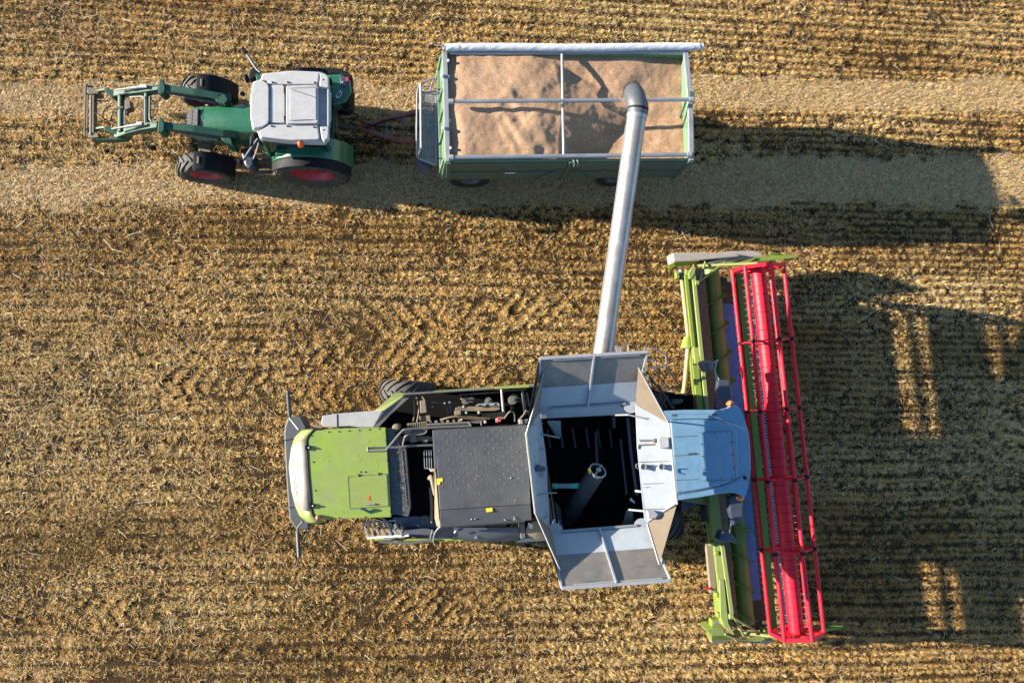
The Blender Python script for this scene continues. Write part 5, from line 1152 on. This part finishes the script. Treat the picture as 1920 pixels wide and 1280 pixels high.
# mirrors on stalks
m = MB(); m.tube([H1(545, 1270, 3.1), H1(520, 1160, 3.0), H1(535, 1080, 3.0)], .022, 8); m.tube([H1(508, 1090, 3.0), H1(555, 1065, 3.0)], .02, 8); m.tube([H1(560, 1240, 3.1), H1(515, 1150, 3.05)], .016, 8); ma = m.build('mirror_arm', M['pale'], CB)
m = MB(); m.prism(H1, [(405, 1082), (425, 1068), (480, 1066), (508, 1085), (514, 1130), (500, 1152), (470, 1170), (445, 1158), (425, 1130)], 3.12, 2.72); mr_ = m.build('mirror', M['steel'], ma, .03)
m = MB()
for k in range(3): m.bar(H1(425+k*14, 1085, 3.125), H1(458+k*14, 1160, 3.125), .008, .01)
m.build('mirror_rib', M['slate'], mr_)
m = MB(); m.tube([H3(360, 215, 3.1), H3(345, 300, 3.0), H3(400, 385, 2.9)], .022, 8); m.prism(H3, [(370, 350), (405, 360), (412, 378), (385, 390), (365, 370)], 2.95, 2.75); ma = m.build('mirror_arm', M['slate'], CB)
m = MB(); m.prism(H3, [(255, 365), (278, 300), (295, 288), (345, 310), (365, 345), (350, 378), (300, 382)], 3.05, 2.7); m.build('mirror', M['navy'], ma, .03)
# access platform and ladder beside the cab (far side)
m = MB(); r = .022
m.tube(arc([R1(465, 462, 2.5), R1(640, 435, 2.5), R1(800, 405, 2.5), R1(818, 300, 2.5), R1(790, 220, 2.5), R1(700, 180, 2.5), R1(640, 140, 2.5), R1(480, 90, 2.5), R1(445, 140, 2.5)], 5), r, 8)
m.tube(arc([R1(480, 335, 2.4), R1(590, 312, 2.4), R1(635, 350, 2.4), R1(628, 430, 2.45)], 5), r, 8)
m.tube([R1(40, 185, 2.5), R1(42, 95, 2.5), R1(145, 35, 2.5), R1(165, 100, 2.5), R1(175, 190, 2.5)], r, 8); m.tube([R1(245, 120, 2.4), R1(260, 100, 2.4), R1(320, 130, 2.4), R1(325, 180, 2.4)], r*.8, 8)
for k in range(7): m.tube([R1(-60+k*18, 60+k*6, 2.3), R1(-30+k*18, 180, 2.3)], r*.5, 6)
m.tube([R1(-60, 55, 2.3), R1(60, 110, 2.3)], r*.5, 6)
m.tube([R1(600, 460, 2.35), R1(850, 812, 1.9)], r, 8); m.tube([R1(800, 430, 2.4), R1(1025, 730, 1.9), R1(1005, 765, 1.9), R1(690, 868, 1.9)], r, 8)
m.build('access_rail', M['steel'], CB, split=1)
m = MB(); m.bar(R1(450, 510, 2.3), R1(720, 850, 1.8), .05, .06); m.bar(R1(510, 580, 2.3), R1(600, 820, 1.8), .04, .05); m.build('access_ladder', M['slate'], CB, .006, split=1)
m = MB(); m.prism(R1, [(560, 830), (760, 860), (1150, 930), (1280, 900), (1280, 1170), (740, 1170)], 1.75, 1.6); m.build('access_platform', M['void'], CB)
m = MB(); m.loft([[R1(x, y, z) for x, y in ((740, 880), (800, 900), (960, 1100), (970, 1160), (900, 1150))] for z in (1.6, 1.8)]); m.prism(R1, [(920, 990), (1100, 985), (1110, 1040), (1010, 1080), (920, 1070)], 1.85, 1.5); m.build('step_guard', M['trdark'], CB, .01, split=1)
# feeder house between body and header
m = MB(); fh = [W(1230, 800, 1.9), W(1230, 930, 1.9), W(1345, 950, 1.6), W(1335, 800, 1.6)]
m.loft([[Vector((p.x, p.y, p.z-.75)) for p in fh], fh]); m.build('feeder_house', M['limedirt'], CB, .02)
m = MB(); m.prism(H3, [(140, 85), (205, 60), (205, 215), (150, 235)], 1.5, 1.1); m.prism(H3, [(-60, -20), (60, -20), (60, 90), (-60, 120)], 1.6, 1.1); m.build('feeder_drive', M['navy'], CB, .02, split=1)
m = MB(); m.prism(H3, [(125, 208), (158, 202), (160, 230), (128, 232)], 1.55, 1.5); m.prism(H3, [(30, 138), (58, 136), (52, 160), (30, 158)], 1.65, 1.6); m.prism(H3, [(168, 275), (195, 275), (195, 312), (170, 315)], 1.4, 1.3); m.build('coupling_block', M['limepale'], CB, .006, split=1)

# ================================================================== CUTTING HEADER
HD = thing('cutting_header', 'wide grain header with lime frame, green auger and bright red reel', 'header', W(1390, 840, 0))
def ln(p, q): return lambda f, z: W(p[0]+(q[0]-p[0])*f, p[1]+(q[1]-p[1])*f, z)
# rear frame: sloped wall, lime cap, brown dusty beam
e0 = ln((1285, 507), (1354, 1172)); e1 = ln((1303, 503), (1373, 1175)); e2 = ln((1321, 503), (1385, 1175))
def loftline(fs, zs, f0=0, f1=1, n=12):
    """loft a profile (list of edge lines with heights) along the header"""
    m = MB(); rings = []
    for k in range(n+1):
        f = f0+(f1-f0)*k/n; rings.append([l(f, z) for l, z in zip(fs, zs)])
    m.loft(rings); return m
bk = ln((1292, 505), (1360, 1173))
m = MB(); rings = []
for k in range(13):
    f = k/12; a = e0(f, 1.80); b = e1(f, 1.84); rings.append([a, b, Vector((b.x+.06, b.y, 1.55)), Vector((b.x+.05, b.y, .85)), Vector((b.x-.05, b.y, .75)), Vector((a.x+.02, a.y, 1.5))])
m.loft(rings); fr = m.build('rear_frame', M['limedirt'], HD, .015)
m = MB(); rings = []
for k in range(13):
    f = k/12; b = e1(f, 1.83); c = e2(f, 1.74)
    rings.append([b, c, Vector((c.x, c.y, 1.5)), Vector((b.x+.01, b.y, 1.45))])
m.loft(rings); m.build('top_beam', M['brownbeam'], HD, .02)
m = MB(); r0 = ln((1286, 515), (1320, 835)); m.bar(r0(0, 1.86), r0(.42, 1.86), .09, .06); m.bar(r0(.52, 1.86), r0(.80, 1.86), .16, .06); m.build('frame_cap', M['limehdr'], fr, .01, split=1)
m = MB(); r0 = ln((1300, 512), (1311, 629)); m.bar(r0(0, 1.90), ln((1300, 512), (1328, 790))(1, 1.90), .10, .07); m.plate([HA(610, 640, 1.95), HA(690, 480, 1.95), HA(780, 490, 1.95), HA(760, 620, 1.95), HA(700, 740, 1.95), HA(640, 760, 1.95)], .08); m.build('frame_cap', M['limepale'], fr, .012, split=1)
m = MB(); m.bar(W(1354, 1020, 1.88), W(1372, 1150, 1.88), .10, .06); m.plate([H3(262, 690, 1.9), H3(300, 690, 1.9), H3(335, 1050, 1.9), H3(388, 1140, 1.9), H3(370, 1146, 1.9), H3(300, 1075, 1.9), H3(270, 1000, 1.9)], .06); m.build('frame_cap', M['limepale'], fr, .01, split=1)
m = MB(); m.prism(H3, [(150, 390), (210, 395), (238, 790), (190, 800)], 1.70, 1.55); m.bar(H3(225, 405, 1.75), H3(262, 700, 1.75), .05, .1); m.build('frame_plate', M['dirt'], fr, .01, split=1)
m = MB(); m.tube([H3(143, 752, 1.72), H3(188, 768, 1.72)], .025, 8); m.build('red_lever', M['reelred'], fr)
m = MB()
for x, y in ((200, 395), (240, 470), (250, 820), (262, 985)): m.prism(H3, [(x-14, y-18), (x+16, y-18), (x+16, y+18), (x-14, y+18)], 1.86, 1.7)
m.prism(HA, [(330, 590), (410, 580), (415, 740), (340, 745)], 1.72, 1.55); m.prism(HB, [(430, 300), (600, 295), (610, 430), (430, 430)], 1.55, 1.3); m.build('frame_block', M['limehdr'], fr, .012, split=1)
m = MB(); m.bar(HB(450, 360, 1.56), HB(610, 355, 1.56), .05, .04); m.bar(HA(345, 650, 1.74), HA(405, 645, 1.74), .04, .03); m.build('block_pin', M['silver'], fr, .006, split=1)
# drive shaft
m = MB(); m.tube([H1(222, 262, 1.55), H1(230, 350, 1.55)], .075, 14); m.build('shaft_joint', M['steel'], HD)
m = MB(); m.tube([H1(230, 350, 1.55), H1(284, 830, 1.52)], .055, 14); m.tube([H1(284, 830, 1.52), H1(285, 858, 1.52)], .05, 12); m.tube([H1(285, 965, 1.50), H1(258, 1270, 1.42), H1(246, 1360, 1.4)], .06, 14); ds = m.build('drive_shaft', M['tan'], HD, split=1)
m = MB(); m.tube([H1(284, 856, 1.52), H1(281, 960, 1.5)], [.10, .19], 16); m.build('shaft_cone', M['limehdr'], ds)
m = MB(); m.lathe(H1(243, 1375, 1.4), (.2, 1, 0), [(-.06, .001), (-.06, .14), (.03, .14), (.03, .001)], 18); m.build('shaft_cup', M['dirt'], ds)
# trough floor, front table and knife
fl = ln((1322, 500), (1392, 1180)); t0 = ln((1346, 520), (1416, 1180)); t1 = ln((1372, 520), (1432, 1180)); t2 = ln((1380, 505), (1447, 1182)); t3 = ln((1393, 505), (1458, 1184)); t4 = ln((1408, 505), (1480, 1186))
for nm, mt_, fa_, fb_, dz in (('trough_floor', 'brownbeam', 0, 1, -.012), ('trough', 'trough', .075, .915, 0)):
    m = MB(); rings = []
    for k in range(25):
        f = fa_+(fb_-fa_)*k/24; wv = .02*math.sin(k*1.7) if nm == 'trough' and k in (0, 24) else 0
        rings.append([fl(f, .95+dz), t0(f, .74+dz), t1(f, .76+dz), Vector((t1(f, .7).x, t1(f, .7).y, .70+dz)), Vector((t0(f, .7).x, t0(f, .7).y, .68+dz)), Vector((fl(f, .9).x, fl(f, .9).y, .88+dz))])
    m.loft(rings); m.build(nm, M[mt_], HD)
m = MB(); rings = []
for k in range(13):
    f = k/12; a, b = t1(f, .755), t3(f, .74); rings.append([a, b, Vector((b.x, b.y, .66)), Vector((a.x, a.y, .68))])
m.loft(rings); m.build('front_table', M['brownbeam'], HD)
m = MB(); rings = []
for k in range(13):
    f = k/12; a, b = t2(f, .80), t3(f, .80); rings.append([a, b, Vector((b.x, b.y, .745)), Vector((a.x, a.y, .745))])
m.loft(rings); m.build('table_edge', M['augergreen'], HD, .01)
k0, k1 = W(1404, 510, .66), W(1477, 1184, .66); kd = (k1-k0).normalized(); ks = Vector((-kd.y, kd.x, 0)); ks = ks if ks.x > 0 else -ks
m = MB(); m.bar(k0-ks*.06, k1-ks*.06, .05, .03)
L_ = (k1-k0).length; nk = int(L_/.0762)
for k in range(nk):
    p = k0+kd*(k+.5)*.0762; m.loft([[p+kd*.018-ks*.04+Vector((0, 0, .03)), p-kd*.018-ks*.04+Vector((0, 0, .03)), p-kd*.018-ks*.04-Vector((0, 0, .02)), p+kd*.018-ks*.04-Vector((0, 0, .02))], [p+kd*.004+ks*.09, p-kd*.004+ks*.09, p-kd*.004+ks*.09-Vector((0, 0, .01)), p+kd*.004+ks*.09-Vector((0, 0, .01))]])
m.build('knife_bar', M['knife'], HD)
# intake auger
c0, c1 = W(1333, 505, 1.22), W(1399.5, 1168, 1.22); d = (c1-c0).normalized(); La = (c1-c0).length
m = MB(); m.lathe(c0, d, [(0, .001), (0, .205), (La, .205), (La, .001)], 36); au = m.build('intake_auger', M['augergreen'], HD)
u = Vector((0, 0, 1)); v = d.cross(u).normalized(); v = v if v.x > 0 else -v
def helix(s0, s1, hand):
    m = MB(); n = int((s1-s0)/.02); rings = []
    for k in range(n+1):
        s_ = s0+(s1-s0)*k/n; t = hand*2*math.pi*s_/.74+.8; r_ = v*math.cos(t)+u*math.sin(t); c = c0+d*s_
        rings.append([c+r_*.20+d*.008, c+r_*.335+d*.004, c+r_*.335-d*.004, c+r_*.20-d*.008])
    m.loft(rings, True); m.build('auger_flight', M['augergreen'], au)
helix(.1, La*.40, 1); helix(La*.62, La-.1, -1)
m = MB()
for k in range(14):
    s_ = .5+k*(La-1)/13; t = k*1.9; r_ = v*math.cos(t)+u*math.sin(t); m.tube([c0+d*s_+r_*.19, c0+d*s_+r_*.36], .012, 6)
m.build('auger_finger', M['blackdirt'], au, split=1)
# end sheets, covers, dividers, struts
def rings2(*rs): return [[fr_(x, y, z) for (x, y) in pts] for fr_, pts, z in rs]
m = MB(); m.prism(HA, [(245, 165), (700, 155), (1690, 165), (1790, 252), (700, 350), (285, 375)], 1.55, 1.0); cv = m.build('end_cover', M['white'], HD, .03)
m = MB(); m.prism(H1, [(560, 105), (720, 97), (880, 95), (925, 108), (975, 145), (750, 158)], 1.40, 1.0); m.build('end_cover', M['white'], HD, .03)
m = MB(); m.plate([HA(170, 285, 1.45), HA(250, 165, 1.545), HA(290, 372, 1.53), HA(172, 440, 1.4)], .02); m.build('cover_corner', M['white'], cv, .006)
m = MB(); m.plate([HA(170, 440, 1.42), HA(288, 375, 1.53), HA(292, 488, 1.40), HA(150, 562, 1.25)], .02); m.plate([HA(288, 375, 1.535), HA(860, 345, 1.55), HA(640, 460, 1.42), HA(290, 490, 1.40)], .02); m.build('cover_side', M['limehdr'], cv, .004, split=1)
m = MB(); m.loft([[H1(x, y, z) for x, y in ((360, 215), (700, 165), (1000, 140), (1180, 140), (1275, 148), (1190, 165), (800, 200), (620, 215), (420, 240))] for z in (.7, 1.45)]); m.build('end_sheet', M['limehdr'], HD, .01)
m = MB(); m.loft([[H1(x, y, z) for x, y in ((1000, 135), (1010, 108), (1275, 143), (1285, 150), (1190, 168))] for z in (.75, 1.15)]); m.tube([H1(1005, 112, 1.2), H1(1160, 142, 1.1)], .03, 6); m.build('crop_divider', M['limehdr'], HD, .01, split=2)
m = MB(); m.tube([H1(505, 205, 1.6), H1(560, 190, 1.62), H1(690, 180, 1.6), H1(860, 155, 1.5)], .022, 8); m.tube([H1(480, 200, 1.58), H1(640, 165, 1.55), H1(780, 150, 1.5)], .014, 6); m.build('hydraulic_pipe', M['slate'], HD, split=1)
m = MB(); m.prism(HA, [(1080, 370), (1300, 340), (1320, 380), (1100, 415)], 1.62, 1.5); m.build('reel_lift_block', M['steel'], HD, .01)
m = MB(); m.prism(HB, [(330, 485), (450, 440), (620, 430), (690, 540), (740, 572), (432, 592)], 1.62, 1.0); cv = m.build('end_cover', M['limedirt'], HD, .02)
m = MB(); m.plate([HB(430, 594, 1.615), HB(740, 574, 1.615), HB(800, 662, 1.30), HB(428, 676, 1.30)], .02); m.plate([HB(328, 490, 1.61), HB(430, 594, 1.615), HB(428, 676, 1.30), HB(335, 590, 1.30)], .02); m.build('cover_side', M['limehdr'], cv, .004, split=1)
m = MB(); m.plate([HB(335, 590, 1.29), HB(428, 678, 1.29), HB(436, 732, 1.05), HB(350, 615, 1.1)], .02); m.plate([HB(428, 678, 1.29), HB(810, 664, 1.29), HB(640, 708, 1.1), HB(436, 732, 1.05)], .02); m.build('cover_skirt', M['white'], cv, .004, split=1)
m = MB(); m.loft([[H3(x, y, z) for x, y in ((380, 1140), (500, 1170), (660, 1165), (860, 1165), (1100, 1100), (1270, 1075), (1285, 1082), (1200, 1105), (900, 1178), (680, 1190), (500, 1186))] for z in (.7, 1.30)]); m.build('end_sheet', M['limehdr'], HD, .01)
m = MB(); m.loft([[H3(x, y, z) for x, y in ((1040, 1072), (1280, 1068), (1290, 1080), (1190, 1096), (1060, 1100))] for z in (.7, 1.05)]); m.build('crop_divider', M['augergreen'], HD, .01)
m = MB(); m.tube(arc([HB(665, 562, 1.66), HB(800, 615, 1.62), HB(960, 655, 1.55), HB(1130, 672, 1.5), HB(1320, 668, 1.48)], 6), .028, 8); m.build('end_rail', M['limepale'], HD)
m = MB(); m.prism(HB, [(1410, 505), (1560, 540), (1560, 590), (1410, 590)], 1.35, .9); m.prism(H3, [(640, 1115), (720, 1120), (735, 1150), (650, 1160)], 1.4, 1.2); m.build('sheet_block', M['limehdr'], HD, .012, split=1)
m = MB(); m.tube([HB(1090, 570, 1.5), HB(1250, 585, 1.5)], .03, 8); m.tube([HB(1300, 700, 1.0), HB(1500, 690, 1.0), HB(1380, 735, .9)], .04, 8); m.tube([HB(860, 650, 1.2), HB(1000, 690, 1.1), HB(1300, 705, 1.0)], .025, 6); m.build('hydraulic_pipe', M['slate'], HD, split=1)
m = MB()
for a, b in ((H1(385, 370, 1.86), H1(438, 195, 1.6)), (H1(385, 370, 1.86), H1(622, 192, 1.6)), (H3(385, 1008, 1.86), H3(472, 1172, 1.5)), (H3(385, 1008, 1.86), H3(662, 1168, 1.5))): m.tube([a, b], .028, 10)
m.build('strut', M['limepale'], HD, split=1)
m = MB()
for x, y, f_ in ((362, 382, H1), (355, 993, H3)): m.tube([f_(x-14, y, 1.95), f_(x+14, y, 1.95)], .065, 14)
m.build('strut_boss', M['limepale'], HD, split=1)
# reel: centre tube, six tine bars, spiders
a, b = W(1421, 503, 2.05), W(1494, 1187, 2.05); d = (b-a).normalized(); Lr = (b-a).length
up = Vector((0, 0, 1)); sx = d.cross(up).normalized(); sx = sx if sx.x > 0 else -sx
m = MB(); m.lathe(a, d, [(.03, .001), (.03, .185), (Lr-.03, .185), (Lr-.03, .001)], 36)
reel = m.build('reel', M['reelred'], HD)
m = MB()
for k in range(1, 40):
    p = a+d*(Lr*k/40); m.lathe(p, d, [(-.006, .185), (-.004, .1875), (.004, .1875), (.006, .185)], 30)
m.build('tube_band', M['black'], reel)
RR = .615
hexp = [(RR*math.cos(rad(60*k+21.6)), RR*math.sin(rad(60*k+21.6))) for k in range(6)]
pos = lambda s_, k, f=1: a+d*s_+sx*hexp[k][0]*f+up*hexp[k][1]*f
for k in range(6):
    m = MB(); m.tube([pos(-.02, k), pos(Lr+.02, k)], .047, 12); m.m = 1
    n = 58
    for q in range(n):
        s_ = .1+(Lr-.2)*q/(n-1); p = pos(s_, k)-up*.04
        m.tube([p+sx*.045, p-up*.10+sx*.035, p-up*.22-sx*.01], .004, 5, False)
    m.build('tine_bar', [M['reelred'], M['tine']], reel)
sp_ = [0, .205, .395, .583, .775, 1]
for i, f in enumerate(sp_):
    s_ = Lr*f; m = MB(); end = i in (0, 5)
    for k in range(6):
        if end: m.bar(pos(s_, k), pos(s_, (k+1) % 6), .05, .09, d)
        m.bar(pos(s_, k, .25), pos(s_, k, 1), .035 if not end else .05, .05, d)
        if not end: m.bar(pos(s_, k, .97), pos(s_, (k+1) % 6, .97), .014, .03, d)
    m.build('spider', M['reelred'], reel, .004)
    if not end:
        m = MB()
        for k in range(6): q = pos(s_, k); m.lathe(q, d, [(-.045, .05), (-.045, .054), (.045, .054), (.045, .05)], 14)
        m.build('bearing', M['black'], reel, split=1)
m = MB()
for k in (0, 1): 
    s_ = Lr*k; m.plate([pos(s_, q, .55) for q in range(6)], .02)
o = m.build('end_disc', M['reelred'], reel, .004, split=1)
for p, z0 in ((a, 1.5), (b, 1.4)):
    sgn = -1 if p is a else 1
    m = MB(); q = p+d*(.12*sgn); m.bar(q, Vector((q.x-1.3, q.y-.02*sgn, z0-.1)), .07, .12); m.build('reel_arm', M['limedirt'], HD, .01)
    m = MB(); m.tube([p, q+d*.03*sgn], .06, 12); m.build('reel_bearing', M['blackdirt'], HD)
# grain falling from the spout
n = 900; m = MB()
g0, g1 = W(1176, 192, 3.95), W(1152, 194, 2.62)
for k in range(n):
    f = random.random(); sprd = .05+.20*f
    p = g0.lerp(g1, f)+Vector((random.gauss(0, sprd*.5), random.gauss(0, sprd*.8), random.gauss(0, .04))); r_ = Vector((random.uniform(-1, 1), random.uniform(-1, 1), random.uniform(-1, 1))).normalized(); q = r_.orthogonal().normalized()
    m.loft([[p-r_*.006], [p]] if False else [[p-r_*.007-q*.003, p-r_*.007+q*.003, p-r_*.007+r_.cross(q)*.003], [p+r_*.007-q*.003, p+r_*.007+q*.003, p+r_*.007+r_.cross(q)*.003]])
gs = m.build('falling_grain', M['grain'], None); gs['kind'] = 'stuff'; tag(gs, 'loose wheat falling out of the rubber spout into the trailer', 'grain')
# straw bits lying on the machines
def chaff(name, parent, pts, z, n, lift=.006):
    """short straw pieces scattered over a flat patch given by three photo corners at height z"""
    o, a_, b_ = pts; m = MB()
    for _ in range(n):
        p = o+(a_-o)*random.random()**.8+(b_-o)*random.random(); t = random.uniform(0, math.pi); l_ = random.uniform(.012, .045); e = Vector((math.cos(t), math.sin(t), random.uniform(-.1, .2)))*l_; q = Vector((-math.sin(t), math.cos(t), 0))*random.uniform(.002, .005)
        p = p+Vector((0, 0, lift)); m.add([p-e-q, p-e+q, p+e+q*.6, p+e-q*.6], [[0, 1, 2, 3]])
    o_ = m.build(name, M['tan'], parent); o_['kind'] = 'stuff'; return o_
chaff('chaff', CB, (C3(700, 20, 3.605), C3(1560, -20, 3.605), C3(735, 480, 3.605)), 3.6, 30)
chaff('chaff', CB, (C1(300, 420, 3.305), C1(760, 400, 3.305), C1(320, 960, 3.305)), 3.3, 40)
chaff('chaff', CB, (C1(795, 540, 3.225), C1(890, 535, 3.225), C1(830, 930, 3.225)), 3.2, 60)
chaff('chaff', HD, (t0(.02, .77), t1(.02, .775), t0(.98, .77)), .77, 260)
chaff('chaff', HD, (t1(.02, .775), t2(.02, .78), t1(.98, .775)), .77, 320)
chaff('chaff', HD, (e1(.03, 1.85), e2(.03, 1.76), e1(.97, 1.85)), 1.8, 160)
